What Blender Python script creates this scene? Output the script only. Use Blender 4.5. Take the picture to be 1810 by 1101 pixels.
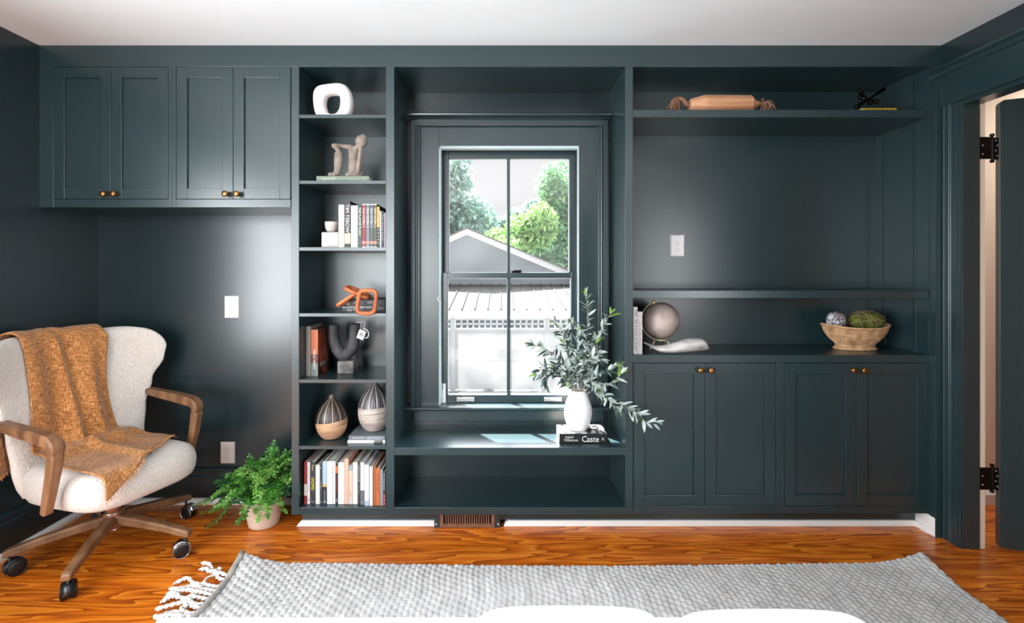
import bpy, bmesh, math, random
import numpy as np
from mathutils import Vector, Matrix
C = bpy.context.scene.collection
sc = bpy.context.scene
for o in list(bpy.data.objects): bpy.data.objects.remove(o)
PI = math.pi
R = math.radians
# ---------------------------------------------------------------- camera, sky, sun, area lights, exposure
F, CX, CY, CH = 885.0, 885.0, 478.0, 1.316        # focal length in photo pixels, vanishing point, eye height
cam = bpy.data.cameras.new('camera'); co = bpy.data.objects.new('camera', cam); C.objects.link(co)
co.location = (0, 0, CH); co.rotation_euler = (PI/2, 0, 0)
cam.sensor_width = 36; cam.lens = 36*F/1810; cam.shift_x = (905-CX)/1810; cam.shift_y = (CY-550.5)/1810
cam.clip_start = .05; cam.clip_end = 300
sc.camera = co
sc.view_settings.view_transform = 'Standard'; sc.view_settings.look = 'None'
sc.view_settings.gamma = 1; sc.view_settings.use_curve_mapping = False
sc.view_settings.exposure = 0.0
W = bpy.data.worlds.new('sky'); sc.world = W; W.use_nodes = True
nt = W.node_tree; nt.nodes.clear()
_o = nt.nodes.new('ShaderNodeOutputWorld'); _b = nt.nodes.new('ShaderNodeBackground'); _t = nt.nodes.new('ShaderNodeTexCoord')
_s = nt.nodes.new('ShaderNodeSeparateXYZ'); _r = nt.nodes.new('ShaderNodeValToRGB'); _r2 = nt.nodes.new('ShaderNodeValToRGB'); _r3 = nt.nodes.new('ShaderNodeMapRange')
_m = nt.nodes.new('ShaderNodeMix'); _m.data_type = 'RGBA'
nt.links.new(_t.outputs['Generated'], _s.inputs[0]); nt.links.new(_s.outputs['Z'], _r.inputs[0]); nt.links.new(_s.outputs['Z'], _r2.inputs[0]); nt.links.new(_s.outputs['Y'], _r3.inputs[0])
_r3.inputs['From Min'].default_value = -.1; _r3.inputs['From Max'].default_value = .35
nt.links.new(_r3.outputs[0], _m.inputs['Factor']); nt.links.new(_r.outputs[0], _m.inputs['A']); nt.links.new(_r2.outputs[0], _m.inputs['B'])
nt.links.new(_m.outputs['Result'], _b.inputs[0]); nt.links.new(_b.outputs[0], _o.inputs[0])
def ramp_set(r, stops):
    e = r.color_ramp.elements
    e[0].position, e[0].color = stops[0]; e[1].position, e[1].color = stops[-1]
    for p, c in stops[1:-1]: e.new(p).color = c
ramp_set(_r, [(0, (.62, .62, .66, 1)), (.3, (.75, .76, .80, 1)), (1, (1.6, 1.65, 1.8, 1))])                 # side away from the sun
ramp_set(_r2, [(0, (.84, .83, .84, 1)), (.26, (.86, .85, .87, 1)), (.48, (24, 25.2, 26.6, 1)), (1, (24, 25.2, 26.6, 1))])   # window side: sky brightened above the view to light the bay
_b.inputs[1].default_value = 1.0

def lamp(name, kind, loc, energy, color=(1, 1, 1), size=None, size_y=None, look=None, angle=None):
    l = bpy.data.lights.new(name, kind); l.energy = energy; l.color = color
    if size: l.size = size
    if size_y: l.shape = 'RECTANGLE'; l.size_y = size_y
    if angle is not None: l.angle = angle
    o = bpy.data.objects.new(name, l); C.objects.link(o); o.location = loc
    if look is not None: o.rotation_euler = Vector(look).to_track_quat('-Z', 'Y').to_euler()
    return o
EL = R(52)
lamp('sun', 'SUN', (-8, 12, 14), 78, (1, .97, .93), look=(.557*math.cos(EL), -.831*math.cos(EL), -math.sin(EL)), angle=R(.6))
LW = (-2.32, .50)                                  # left wall window: daylight
lamp('daylight_side_window', 'AREA', (-2.50, .12, 1.32), 215, (.93, .97, 1), 2.05, 1.45, look=(1, 0, .12))
lamp('daylight_rear_window', 'AREA', (-1.6, -2.55, 1.40), 140, (.93, .985, 1), 1.25, 1.7, look=(0, 1, .25))
lamp('far_wall_fill', 'AREA', (2.40, -.9, 1.40), 145, (.96, .98, 1), 1.2, 1.4, look=(-1, 0, .1))  # added fill lamp outside the unseen right wall, brightening the window bay
lamp('hall_ceiling_light', 'AREA', (3.3, 2.45, 2.38), 15, (1, .95, .89), .5, .5, look=(0, 0, -1))

# ---------------------------------------------------------------- helpers
def X(px, Y): return (px-CX)*Y/F
def Z(py, Y): return CH-(py-CY)*Y/F
def P(px, py, Y): return Vector((X(px, Y), Y, Z(py, Y)))
def lin(c):
    return tuple((v/255/12.92 if v <= 10.3 else ((v/255+.055)/1.055)**2.4) for v in c)+(1,)
ORG = {}
class MB:
    def __init__(s): s.v = []; s.f = []; s.m = []; s.uv = None
    def add(s, vs, fs, m=0):
        b = len(s.v); s.v += [tuple(v) for v in vs]; s.f += [tuple(i+b for i in f) for f in fs]; s.m += [m]*len(fs); return s
    def box(s, x0, x1, y0, y1, z0, z1, m=0):
        x0, x1 = min(x0, x1), max(x0, x1); y0, y1 = min(y0, y1), max(y0, y1); z0, z1 = min(z0, z1), max(z0, z1)
        return s.add([(x0,y0,z0),(x1,y0,z0),(x1,y1,z0),(x0,y1,z0),(x0,y0,z1),(x1,y0,z1),(x1,y1,z1),(x0,y1,z1)],
                     [(0,3,2,1),(4,5,6,7),(0,1,5,4),(1,2,6,5),(2,3,7,6),(3,0,4,7)], m)
    def pbox(s, px0, py0, px1, py1, Yf, Yb, m=0):        # a box whose front face at depth Yf spans these photo coordinates
        return s.box(X(px0, Yf), X(px1, Yf), Yf, Yb, Z(py1, Yf), Z(py0, Yf), m)
    def prism(s, poly, d0, d1, axis='x', m=0):           # poly: 2D points in the other two axes
        n = len(poly)
        def mk(d, p):
            return {'x': (d, p[0], p[1]), 'y': (p[0], d, p[1]), 'z': (p[0], p[1], d)}[axis]
        vs = [mk(d0, p) for p in poly]+[mk(d1, p) for p in poly]
        fs = [tuple(range(n))[::-1], tuple(range(n, 2*n))]+[(i, (i+1) % n, n+(i+1) % n, n+i) for i in range(n)]
        return s.add(vs, fs, m)
    def rings(s, rings, m=0, cap=True, closed=False):
        n = len(rings[0]); vs = [p for r in rings for p in r]; fs = []
        K = len(rings)
        for k in range(K if closed else K-1):
            a, b = k*n, ((k+1) % K)*n
            fs += [(a+i, a+(i+1) % n, b+(i+1) % n, b+i) for i in range(n)]
        if cap and not closed: fs += [tuple(range(n))[::-1], tuple(range((K-1)*n, K*n))]
        return s.add(vs, fs, m)
    def tube(s, pts, r, seg=8, m=0, cap=True, closed=False, flat=1.0, up=None):
        pts = [Vector(p) for p in pts]; n = len(pts); rr = r if hasattr(r, '__len__') else [r]*n
        out = []; prev = None
        for i, p in enumerate(pts):
            if closed: t = pts[(i+1) % n]-pts[i-1]
            else: t = pts[min(i+1, n-1)]-pts[max(i-1, 0)]
            t.normalize()
            if prev is None:
                a = Vector(up) if up else (Vector((0, 0, 1)) if abs(t.z) < .9 else Vector((1, 0, 0)))
            else: a = prev
            a = (a-t*a.dot(t)).normalized(); b = t.cross(a); prev = a
            out.append([p+a*(rr[i]*math.cos(2*PI*k/seg))+b*(rr[i]*flat*math.sin(2*PI*k/seg)) for k in range(seg)])
        return s.rings(out, m, cap, closed)
    def lathe(s, prof, c=(0, 0, 0), seg=32, axis='z', m=0, cap=True, sx=1, sy=1):
        out = []
        for r, h in prof:
            ring = []
            for k in range(seg):
                a = 2*PI*k/seg; u, v = r*math.cos(a)*sx, r*math.sin(a)*sy
                q = {'z': (u, v, h), 'y': (u, h, v), 'x': (h, u, v)}[axis]
                ring.append((c[0]+q[0], c[1]+q[1], c[2]+q[2]))
            out.append(ring)
        return s.rings(out, m, cap)
    def sphere(s, c, r, seg=24, rows=14, m=0):
        rx, ry, rz = r if hasattr(r, '__len__') else (r, r, r)
        prof = []
        out = []
        for i in range(rows+1):
            th = .02+(PI-.04)*i/rows
            out.append([(c[0]+rx*math.sin(th)*math.cos(2*PI*k/seg), c[1]+ry*math.sin(th)*math.sin(2*PI*k/seg), c[2]-rz*math.cos(th)) for k in range(seg)])
        return s.rings(out, m, True)
    def grid(s, P_, m=0):                                # P_[i][j] points
        a, b = len(P_), len(P_[0]); vs = [p for r in P_ for p in r]
        return s.add(vs, [(i*b+j, i*b+j+1, (i+1)*b+j+1, (i+1)*b+j) for i in range(a-1) for j in range(b-1)], m)
    def build(s, name, mats, parent=None, smooth=False, bevel=0, sub=0, origin=None, solid=0, flip=True):
        mats = mats if isinstance(mats, (list, tuple)) else [mats]
        o_ = Vector((0, 0, 0))
        if parent is not None: o_ = ORG[parent.name]
        elif origin == 'base':
            a = np.array(s.v); o_ = Vector(((a[:, 0].min()+a[:, 0].max())/2, (a[:, 1].min()+a[:, 1].max())/2, a[:, 2].min()))
        elif origin is not None: o_ = Vector(origin)
        me = bpy.data.meshes.new(name)
        me.from_pydata([(v[0]-o_.x, v[1]-o_.y, v[2]-o_.z) for v in s.v], [], s.f)
        for m in mats: me.materials.append(m)
        if len(mats) > 1: me.polygons.foreach_set('material_index', s.m)
        if flip:
            bm = bmesh.new(); bm.from_mesh(me); bmesh.ops.recalc_face_normals(bm, faces=bm.faces); bm.to_mesh(me); bm.free()
        if smooth: me.polygons.foreach_set('use_smooth', [True]*len(me.polygons))
        o = bpy.data.objects.new(name, me); C.objects.link(o)
        if parent is not None: o.parent = parent
        else: o.location = o_
        ORG[o.name] = o_
        if bevel:
            b = o.modifiers.new('bevel', 'BEVEL'); b.width = bevel; b.segments = 2; b.limit_method = 'ANGLE'; b.angle_limit = R(40)
        if solid:
            q = o.modifiers.new('solid', 'SOLIDIFY'); q.thickness = solid; q.offset = 1
        if sub:
            q = o.modifiers.new('sub', 'SUBSURF'); q.levels = sub; q.render_levels = sub
        return o
def tag(o, label=None, cat=None, group=None, kind=None):
    if label: o['label'] = label
    if cat: o['category'] = cat
    if group: o['group'] = group
    if kind: o['kind'] = kind
    return o
def thing(name, label, cat, loc, group=None):
    o = bpy.data.objects.new(name, None); C.objects.link(o); o.location = loc; o.empty_display_size = .1
    ORG[o.name] = Vector(loc)
    return tag(o, label, cat, group)
def struct(o): o['kind'] = 'structure'; return o
def copy_tree(o, parent=None, loc=None):
    c = o.copy(); C.objects.link(c); c.parent = parent
    if loc is not None: c.location = loc
    ORG[c.name] = Vector(loc) if loc is not None else ORG[o.name]
    for ch in [k for k in o.children]: copy_tree(ch, c)
    return c
def text(name, body, mat, parent, org, ex, ey, w, h, lift=.0006, font=None):
    cu = bpy.data.curves.new(name, 'FONT'); cu.body = body; cu.size = 1; cu.resolution_u = 2
    to = bpy.data.objects.new('tmp_text', cu); C.objects.link(to)
    dg = bpy.context.evaluated_depsgraph_get()
    me = bpy.data.meshes.new_from_object(to.evaluated_get(dg))
    bpy.data.objects.remove(to); bpy.data.curves.remove(cu)
    n = len(me.vertices)
    if n == 0: return None
    a = np.empty(n*3); me.vertices.foreach_get('co', a); a = a.reshape(-1, 3)
    mn, mx = a.min(0), a.max(0); d = np.maximum(mx-mn, 1e-6)
    t = (a-(mn+mx)/2)/d
    ex, ey = Vector(ex).normalized(), Vector(ey).normalized(); nn = ex.cross(ey)
    o_ = ORG[parent.name]; q = Vector(org)-o_+nn*lift
    pts = np.array(q)+np.outer(t[:, 0]*w, np.array(ex))+np.outer(t[:, 1]*h, np.array(ey))
    me.vertices.foreach_set('co', pts.ravel()); me.name = name
    me.materials.clear(); me.materials.append(mat)
    o = bpy.data.objects.new(name, me); C.objects.link(o); o.parent = parent; ORG[o.name] = o_
    return o
def smooth_path(pts, n=6):                              # Catmull-Rom
    pts = [Vector(p) for p in pts]; q = [pts[0]*2-pts[1]]+pts+[pts[-1]*2-pts[-2]]; out = []
    for i in range(1, len(q)-2):
        for k in range(n):
            t = k/n; a, b, c, d = q[i-1], q[i], q[i+1], q[i+2]
            out.append(.5*((2*b)+(c-a)*t+(2*a-5*b+4*c-d)*t*t+(3*b-a-3*c+d)*t**3))
    out.append(pts[-1]); return out

# ---------------------------------------------------------------- materials
def nodes(name):
    m = bpy.data.materials.new(name); m.use_nodes = True; t = m.node_tree
    return m, t, t.nodes['Principled BSDF']
def pm(name, rgb, rough=.5, metal=0, var=0, vscale=20, rgb2=None, bump=0, bscale=200, bdist=.002, stretch=None, spec=.5, sheen=0, coat=0):
    m, t, b = nodes(name)
    b.inputs['Base Color'].default_value = lin(rgb); b.inputs['Roughness'].default_value = rough; b.inputs['Metallic'].default_value = metal
    b.inputs['Specular IOR Level'].default_value = spec
    if coat: b.inputs['Coat Weight'].default_value = coat; b.inputs['Coat Roughness'].default_value = .33
    if sheen: b.inputs['Sheen Weight'].default_value = sheen
    tc = t.nodes.new('ShaderNodeTexCoord'); src = tc.outputs['Object']
    if stretch:
        mp = t.nodes.new('ShaderNodeMapping'); mp.inputs['Scale'].default_value = stretch; t.links.new(src, mp.inputs[0]); src = mp.outputs[0]
    if rgb2 is not None:
        n = t.nodes.new('ShaderNodeTexNoise'); n.inputs['Scale'].default_value = vscale; n.inputs['Detail'].default_value = 5
        r = t.nodes.new('ShaderNodeValToRGB'); r.color_ramp.elements[0].position = .5-var; r.color_ramp.elements[1].position = .5+var
        r.color_ramp.elements[0].color = lin(rgb); r.color_ramp.elements[1].color = lin(rgb2)
        t.links.new(src, n.inputs['Vector']); t.links.new(n.outputs['Fac'], r.inputs[0]); t.links.new(r.outputs[0], b.inputs['Base Color'])
    if bump:
        n = t.nodes.new('ShaderNodeTexNoise'); n.inputs['Scale'].default_value = bscale; n.inputs['Detail'].default_value = 3
        u = t.nodes.new('ShaderNodeBump'); u.inputs['Strength'].default_value = bump; u.inputs['Distance'].default_value = bdist
        t.links.new(src, n.inputs['Vector']); t.links.new(n.outputs['Fac'], u.inputs['Height']); t.links.new(u.outputs[0], b.inputs['Normal'])
    return m
def wood(name, a, b_, scale=30, stretch=(1, 8, 8), rough=.45, bump=.15):
    return pm(name, a, rough, rgb2=b_, var=.16, vscale=scale/10, stretch=stretch, bump=bump, bscale=scale, bdist=.001)
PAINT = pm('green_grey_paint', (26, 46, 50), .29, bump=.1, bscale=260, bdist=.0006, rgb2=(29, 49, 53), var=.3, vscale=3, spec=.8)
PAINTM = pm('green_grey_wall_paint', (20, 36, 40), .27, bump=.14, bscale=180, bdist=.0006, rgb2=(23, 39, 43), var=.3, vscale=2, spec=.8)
WHITE = pm('white_trim_paint', (232, 232, 230), .4)
CEIL = pm('ceiling_paint', (222, 234, 239), .8, bump=.1, bscale=120)
PEACH = pm('peach_wall_paint', (242, 222, 204), .7)
BEIGE = pm('bare_jamb_paint', (205, 190, 172), .6)
BLACK = pm('black', (12, 12, 13), .45)
BLACKM = pm('black_metal', (14, 14, 15), .3, metal=.6)
BRASS = pm('aged_brass', (170, 122, 74), .3, metal=1, rgb2=(120, 84, 50), var=.2, vscale=60)
CHROME = pm('chrome', (215, 215, 218), .12, metal=1)
STEEL = pm('satin_steel', (190, 190, 186), .35, metal=.8)
PLATE = pm('outlet_plastic', (226, 226, 226), .35)
PLATE2 = pm('outlet_plastic_almond', (206, 196, 190), .35)
PAGES = pm('paper_pages', (226, 222, 212), .8, rgb2=(205, 200, 188), var=.2, vscale=40, stretch=(1, 1, 20))
BRONZE = pm('bronze_register', (150, 112, 90), .4, metal=.5, rgb2=(120, 88, 70), var=.2, vscale=50)
DARK = pm('dark_gap', (8, 9, 10), .8)

def floor_material():
    m, t, b = nodes('heart_pine_boards'); L = t.links.new; N = t.nodes.new
    tc = N('ShaderNodeTexCoord'); s = N('ShaderNodeSeparateXYZ'); L(tc.outputs['Object'], s.inputs[0])
    def M(op, a, c=None):
        n = N('ShaderNodeMath'); n.operation = op
        for i, q in enumerate((a, c)):
            if q is None: continue
            if isinstance(q, (int, float)): n.inputs[i].default_value = q
            else: L(q, n.inputs[i])
        return n.outputs[0]
    row = M('DIVIDE', s.outputs['Y'], .083); idr = M('FLOOR', row); fr = M('FRACT', row)
    wn = N('ShaderNodeTexWhiteNoise'); wn.noise_dimensions = '1D'; L(idr, wn.inputs['W'])
    off = M('MULTIPLY', wn.outputs['Value'], 37.0)
    xx = M('ADD', s.outputs['X'], off)
    cb = N('ShaderNodeCombineXYZ'); L(M('MULTIPLY', xx, .8), cb.inputs[0]); L(M('MULTIPLY', s.outputs['Y'], 6.5), cb.inputs[1]); L(M('MULTIPLY', idr, 7.3), cb.inputs[2])
    n1 = N('ShaderNodeTexNoise'); n1.inputs['Scale'].default_value = 1.6; n1.inputs['Detail'].default_value = 2.5; n1.inputs['Roughness'].default_value = .45; L(cb.outputs[0], n1.inputs['Vector'])
    ring = M('FRACT', M('MULTIPLY', n1.outputs['Fac'], 9.0))
    cb2 = N('ShaderNodeCombineXYZ'); L(M('MULTIPLY', xx, 3.0), cb2.inputs[0]); L(M('MULTIPLY', s.outputs['Y'], 160.0), cb2.inputs[1]); L(idr, cb2.inputs[2])
    n2 = N('ShaderNodeTexNoise'); n2.inputs['Scale'].default_value = 1.5; n2.inputs['Detail'].default_value = 3; L(cb2.outputs[0], n2.inputs['Vector'])
    mix = M('ADD', M('MULTIPLY', ring, .62), M('MULTIPLY', n2.outputs['Fac'], .38))
    r = N('ShaderNodeValToRGB'); e = r.color_ramp.elements
    e[0].position = .12; e[0].color = lin((236, 142, 40)); e[1].position = .88; e[1].color = lin((136, 58, 9))
    q = e.new(.5); q.color = lin((204, 104, 20))
    L(mix, r.inputs[0])
    hv = N('ShaderNodeHueSaturation'); L(r.outputs[0], hv.inputs['Color'])
    L(M('ADD', M('MULTIPLY', wn.outputs['Value'], .35), .78), hv.inputs['Value'])
    seam = M('LESS_THAN', fr, .018)
    mx = N('ShaderNodeMix'); mx.data_type = 'RGBA'; L(seam, mx.inputs['Factor']); L(hv.outputs[0], mx.inputs['A']); mx.inputs['B'].default_value = lin((45, 18, 6))
    L(mx.outputs['Result'], b.inputs['Base Color'])
    b.inputs['Roughness'].default_value = .27
    bp = N('ShaderNodeBump'); bp.inputs['Strength'].default_value = .12; bp.inputs['Distance'].default_value = .001
    L(M('SUBTRACT', mix, M('MULTIPLY', seam, 2.0)), bp.inputs['Height']); L(bp.outputs[0], b.inputs['Normal'])
    return m
FLOOR = floor_material()
def glass_material():
    m, t, b = nodes('window_glass'); t.nodes.remove(b); L = t.links.new; N = t.nodes.new
    tr = N('ShaderNodeBsdfTransparent'); gl = N('ShaderNodeBsdfGlossy'); gl.inputs['Roughness'].default_value = .02
    tl = N('ShaderNodeBsdfTranslucent'); tl.inputs['Color'].default_value = (.9, .92, .92, 1)
    lw = N('ShaderNodeLayerWeight'); lw.inputs['Blend'].default_value = .5
    pw = N('ShaderNodeMath'); pw.operation = 'POWER'; L(lw.outputs['Facing'], pw.inputs[0]); pw.inputs[1].default_value = 5
    fr = N('ShaderNodeMapRange'); fr.inputs['To Min'].default_value = .035; fr.inputs['To Max'].default_value = .9; L(pw.outputs[0], fr.inputs[0])
    tc = N('ShaderNodeTexCoord'); nz = N('ShaderNodeTexNoise'); nz.inputs['Scale'].default_value = 5; nz.inputs['Detail'].default_value = 6
    L(tc.outputs['Object'], nz.inputs['Vector'])
    mr = N('ShaderNodeMapRange'); mr.inputs['From Min'].default_value = .3; mr.inputs['From Max'].default_value = .8
    mr.inputs['To Min'].default_value = .006; mr.inputs['To Max'].default_value = .03; L(nz.outputs['Fac'], mr.inputs[0])
    m1 = N('ShaderNodeMixShader'); L(mr.outputs[0], m1.inputs[0]); L(tr.outputs[0], m1.inputs[1]); L(tl.outputs[0], m1.inputs[2])
    m2 = N('ShaderNodeMixShader'); L(fr.outputs[0], m2.inputs[0]); L(m1.outputs[0], m2.inputs[1]); L(gl.outputs[0], m2.inputs[2])
    L(m2.outputs[0], t.nodes['Material Output'].inputs[0]); return m
GLASS = glass_material()

# ---------------------------------------------------------------- room shell
YF, YB = 2.5, 2.867                                # face of the built-ins, face of the window wall
XL, XR, HT = -2.304, 2.20, 2.44
YR = -2.42                                         # wall behind the camera
OX0, OX1, OZ0, OZ1 = -.352, .448, .545, 2.022      # window opening in the far wall
f = MB().box(-2.55, 4.3, YR-.15, 3.05, -.12, 0); struct(f.build('floor', FLOOR))
f = MB().box(-2.9, 4.3, YR-.3, 3.88, HT, HT+.14); struct(f.build('ceiling', CEIL))  # slab runs on outdoors as an added eave that cuts the sun
f = MB()
f.box(-2.45, OX0, YB, 3.03, -1.4, HT); f.box(OX1, 4.2, YB, 3.03, -1.4, HT); f.box(OX0, OX1, YB, 3.03, -1.4, OZ0); f.box(OX0, OX1, YB, 3.03, OZ1, HT)
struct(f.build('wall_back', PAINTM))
WY0, WY1, WZ0, WZ1 = -.95, 1.18, .55, 2.06
f = MB()
f.box(XL-.14, XL, YR, WY0, 0, HT); f.box(XL-.14, XL, WY1, 3.03, 0, HT); f.box(XL-.14, XL, WY0, WY1, 0, WZ0); f.box(XL-.14, XL, WY0, WY1, WZ1, HT)
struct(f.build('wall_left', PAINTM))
f = MB()
f.box(-2.45, -2.25, YR-.14, YR, 0, HT); f.box(-.95, 4.2, YR-.14, YR, 0, HT); f.box(-2.25, -.95, YR-.14, YR, 0, .5); f.box(-2.25, -.95, YR-.14, YR, 2.3, HT)
struct(f.build('wall_front', PAINTM))
DY1, DY0, DZ = 2.365, 1.555, 2.10                  # doorway in the right wall
f = MB()
f.box(XR, XR+.09, DY1+.02, YB, 0, HT); f.box(XR, XR+.09, YR, -1.5, 0, HT); f.box(XR, XR+.09, -.3, DY0-.02, 0, HT); f.box(XR, XR+.09, -1.5, -.3, 0, .7); f.box(XR, XR+.09, -1.5, -.3, 2.1, HT); f.box(XR, XR+.09, DY0-.02, DY1+.02, DZ+.02, HT)  # rear stretch has an added opening for the fill lamp
struct(f.build('wall_right', PAINTM))
f = MB().box(XR+.09, 4.1, 2.83, YB, 0, HT); struct(f.build('wall_hall_end', PEACH))
f = MB().box(4.05, 4.15, YR, 2.83, 0, HT); struct(f.build('wall_hall_side', PEACH))
f = MB().box(XR+.091, XR+.097, DY1+.1, 2.83, 0, HT); f.box(XR+.091, XR+.097, .2, DY0-.1, 0, HT); f.box(XR+.091, 4.05, .2, .3, 0, HT); struct(f.build('wall_hall_near', PEACH))
f = MB().prism([(2.83, 0), (2.812, 0), (2.812, .055), (2.83, .075)], XR+.1, 4.05, 'x'); struct(f.build('baseboard_hall', WHITE))
# white shoe moulding and painted baseboards
def shoe(mb, x0, x1, y):
    mb.prism([(y+.02, 0), (y, 0), (y, .017), (y+.008, .027), (y+.02, .03)], x0, x1, 'x')
f = MB().prism([(YB, 0), (2.832, 0), (2.832, .15), (2.84, .16), (2.84, .175), (2.85, .19), (YB, .19)], XL, -1.05, 'x')
struct(f.build('baseboard_back', PAINTM, bevel=.001))
f = MB(); shoe(f, XL, -1.06, 2.812); struct(f.build('trim_1', WHITE))
f = MB().prism([(XL, 0), (XL+.035, 0), (XL+.035, .15), (XL+.027, .16), (XL+.027, .175), (XL+.017, .19), (XL, .19)], YR, 2.84, 'y')
struct(f.build('baseboard_left', PAINTM))
f = MB().prism([(XL+.035, 0), (XL+.055, 0), (XL+.055, .017), (XL+.048, .027), (XL+.035, .03)], YR, 2.82, 'y')
struct(f.build('trim_2', WHITE))
f = MB().box(XL, XR, YF, YF+.02, Z(118, YF), HT); struct(f.build('trim_3', PAINT, bevel=.001))       # long fascia under the ceiling
# toe kick and its white strip
TK = 2.585; BZ = Z(910, YF)
f = MB().box(X(535, TK), XR, TK, TK+.03, .03, BZ); struct(f.build('trim_4', PAINT))
f = MB()
xa, xb, xc, xd = X(523.5, TK-.012), X(768, TK-.012), X(886, TK-.012), 2.14
yy = TK-.012
f.prism([(xa, 0), (xb, 0), (xb, .030), (X(534, TK), .030)], yy, TK+.02, 'y')
f.prism([(xc+.012, 0), (xd, 0), (xd, .030), (xc+.035, .030), (xc+.02, .018)], yy, TK+.02, 'y')
struct(f.build('baseboard_front', WHITE, bevel=.002))
f = MB().box(2.14, XR, 2.468, 2.62, 0, BZ-.001); f.box(2.132, 2.14, 2.505, 2.6, 0, .03); struct(f.build('baseboard_right', WHITE, bevel=.0015))

# doorway casing, jamb, door
dr = thing('door_1', None, None, (XR, 1.96, 0)); struct(dr)
f = MB()
for y0, y1 in ((DY1+.097, 2.4995), (DY0-.135, DY0-.097)): f.box(2.141, XR, y0, y1, 0, 2.25)
for y0, y1 in ((DY1+.018, DY1+.097), (DY0-.097, DY0-.018)):
    f.box(2.172, XR, y0, y1, 0, 2.25)
for yc in (DY1+.088, DY1+.062, DY1+.052, DY0-.088, DY0-.062, DY0-.052): f.tube([(2.172, yc, 0), (2.172, yc, 2.25)], .0045 if abs(yc-DY1) > .08 else .003, 8)
f.box(2.160, XR, DY0-.135, 2.4995, 2.118, 2.25)
f.build('casing', PAINT, dr, bevel=.0015)
f = MB().prism([(XR, 2.315), (2.135, 2.31), (2.132, 2.298), (2.145, 2.285), (2.15, 2.27), (2.158, 2.262), (2.158, 2.245), (XR, 2.245)], DY0-.16, 2.4995, 'y')
f.build('head_crown', PAINT, dr, bevel=.001)
f = MB()
f.box(2.183, 2.264, DY1, DY1+.02, 0, DZ+.02); f.box(2.183, 2.29, DY0-.02, DY0, 0, DZ+.02); f.box(2.183, 2.264, DY0, DY1, DZ, DZ+.02)
f.box(2.176, 2.184, DY1+.004, DY1+.018, 0, DZ+.018)
f.build('jamb', PAINT, dr, bevel=.001)
f = MB().box(2.264, 2.292, DY1+.004, DY1+.024, 0, DZ+.03); f.box(2.264, 2.292, DY0, DY1, DZ+.012, DZ+.03)
f.build('jamb_edge', BEIGE, dr)
dv = Vector((.917, -.399, 0)); dn = Vector((.399, .917, 0)); d0 = Vector((2.352, 2.359, 0))
def dp(a, b, z): q = d0+dv*a+dn*b; return (q.x, q.y, z)
cr = .022; prof = [(0, .012), (.80, .012), (.80, 2.118)]+[(cr-cr*math.sin(t*PI/12), 2.118-cr+cr*math.cos(t*PI/12)) for t in range(7)]
f = MB(); n = len(prof)
f.add([dp(a, 0, z) for a, z in prof]+[dp(a, .042, z) for a, z in prof], [tuple(range(n)), tuple(range(n, 2*n))[::-1]]+[(i, (i+1) % n, n+(i+1) % n, n+i) for i in range(n)])
f.build('door_leaf', PAINT, dr, bevel=.0012)
for zc in (Z(262, 2.37), Z(845, 2.37)):
    f = MB(); h = .052
    px, py = 2.324, 2.372
    f.box(2.266, px, DY1+.0005-.001, DY1+.003, zc-h, zc+h)
    a_, b_ = Vector((px, py, 0)), Vector(dp(-.0025, .004, 0))
    f.add([(a_.x, a_.y, zc-h), (b_.x, b_.y, zc-h-.004), (b_.x, b_.y, zc+h-.004), (a_.x, a_.y, zc+h), (a_.x+.002, a_.y+.003, zc-h), (b_.x+.002, b_.y+.003, zc-h-.004), (b_.x+.002, b_.y+.003, zc+h-.004), (a_.x+.002, a_.y+.003, zc+h)],
          [(0, 1, 2, 3), (7, 6, 5, 4), (0, 4, 5, 1), (1, 5, 6, 2), (2, 6, 7, 3), (3, 7, 4, 0)])
    f.tube([(px, py-.004, zc-h), (px, py-.004, zc+h)], .0065, 10)
    for s_ in (-1, 1): f.lathe([(.003, s_*(h)), (.009, s_*(h+.006)), (.010, s_*(h+.012)), (.005, s_*(h+.017))], (px, py-.004, zc), 12)
    hg = f.build('hinge', BLACKM, dr)
    f = MB()
    for k in range(4):
        q = a_.lerp(b_, .8 if k % 2 else .6); f.sphere((q.x-.001, q.y-.002, zc+h*(.7-.47*k)), .0035, 8, 6)
    for k in range(2): f.sphere((2.276, DY1-.001, zc+h*(.25-.8*k)), .0035, 8, 6)
    f.build('screw', STEEL, hg)

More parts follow.
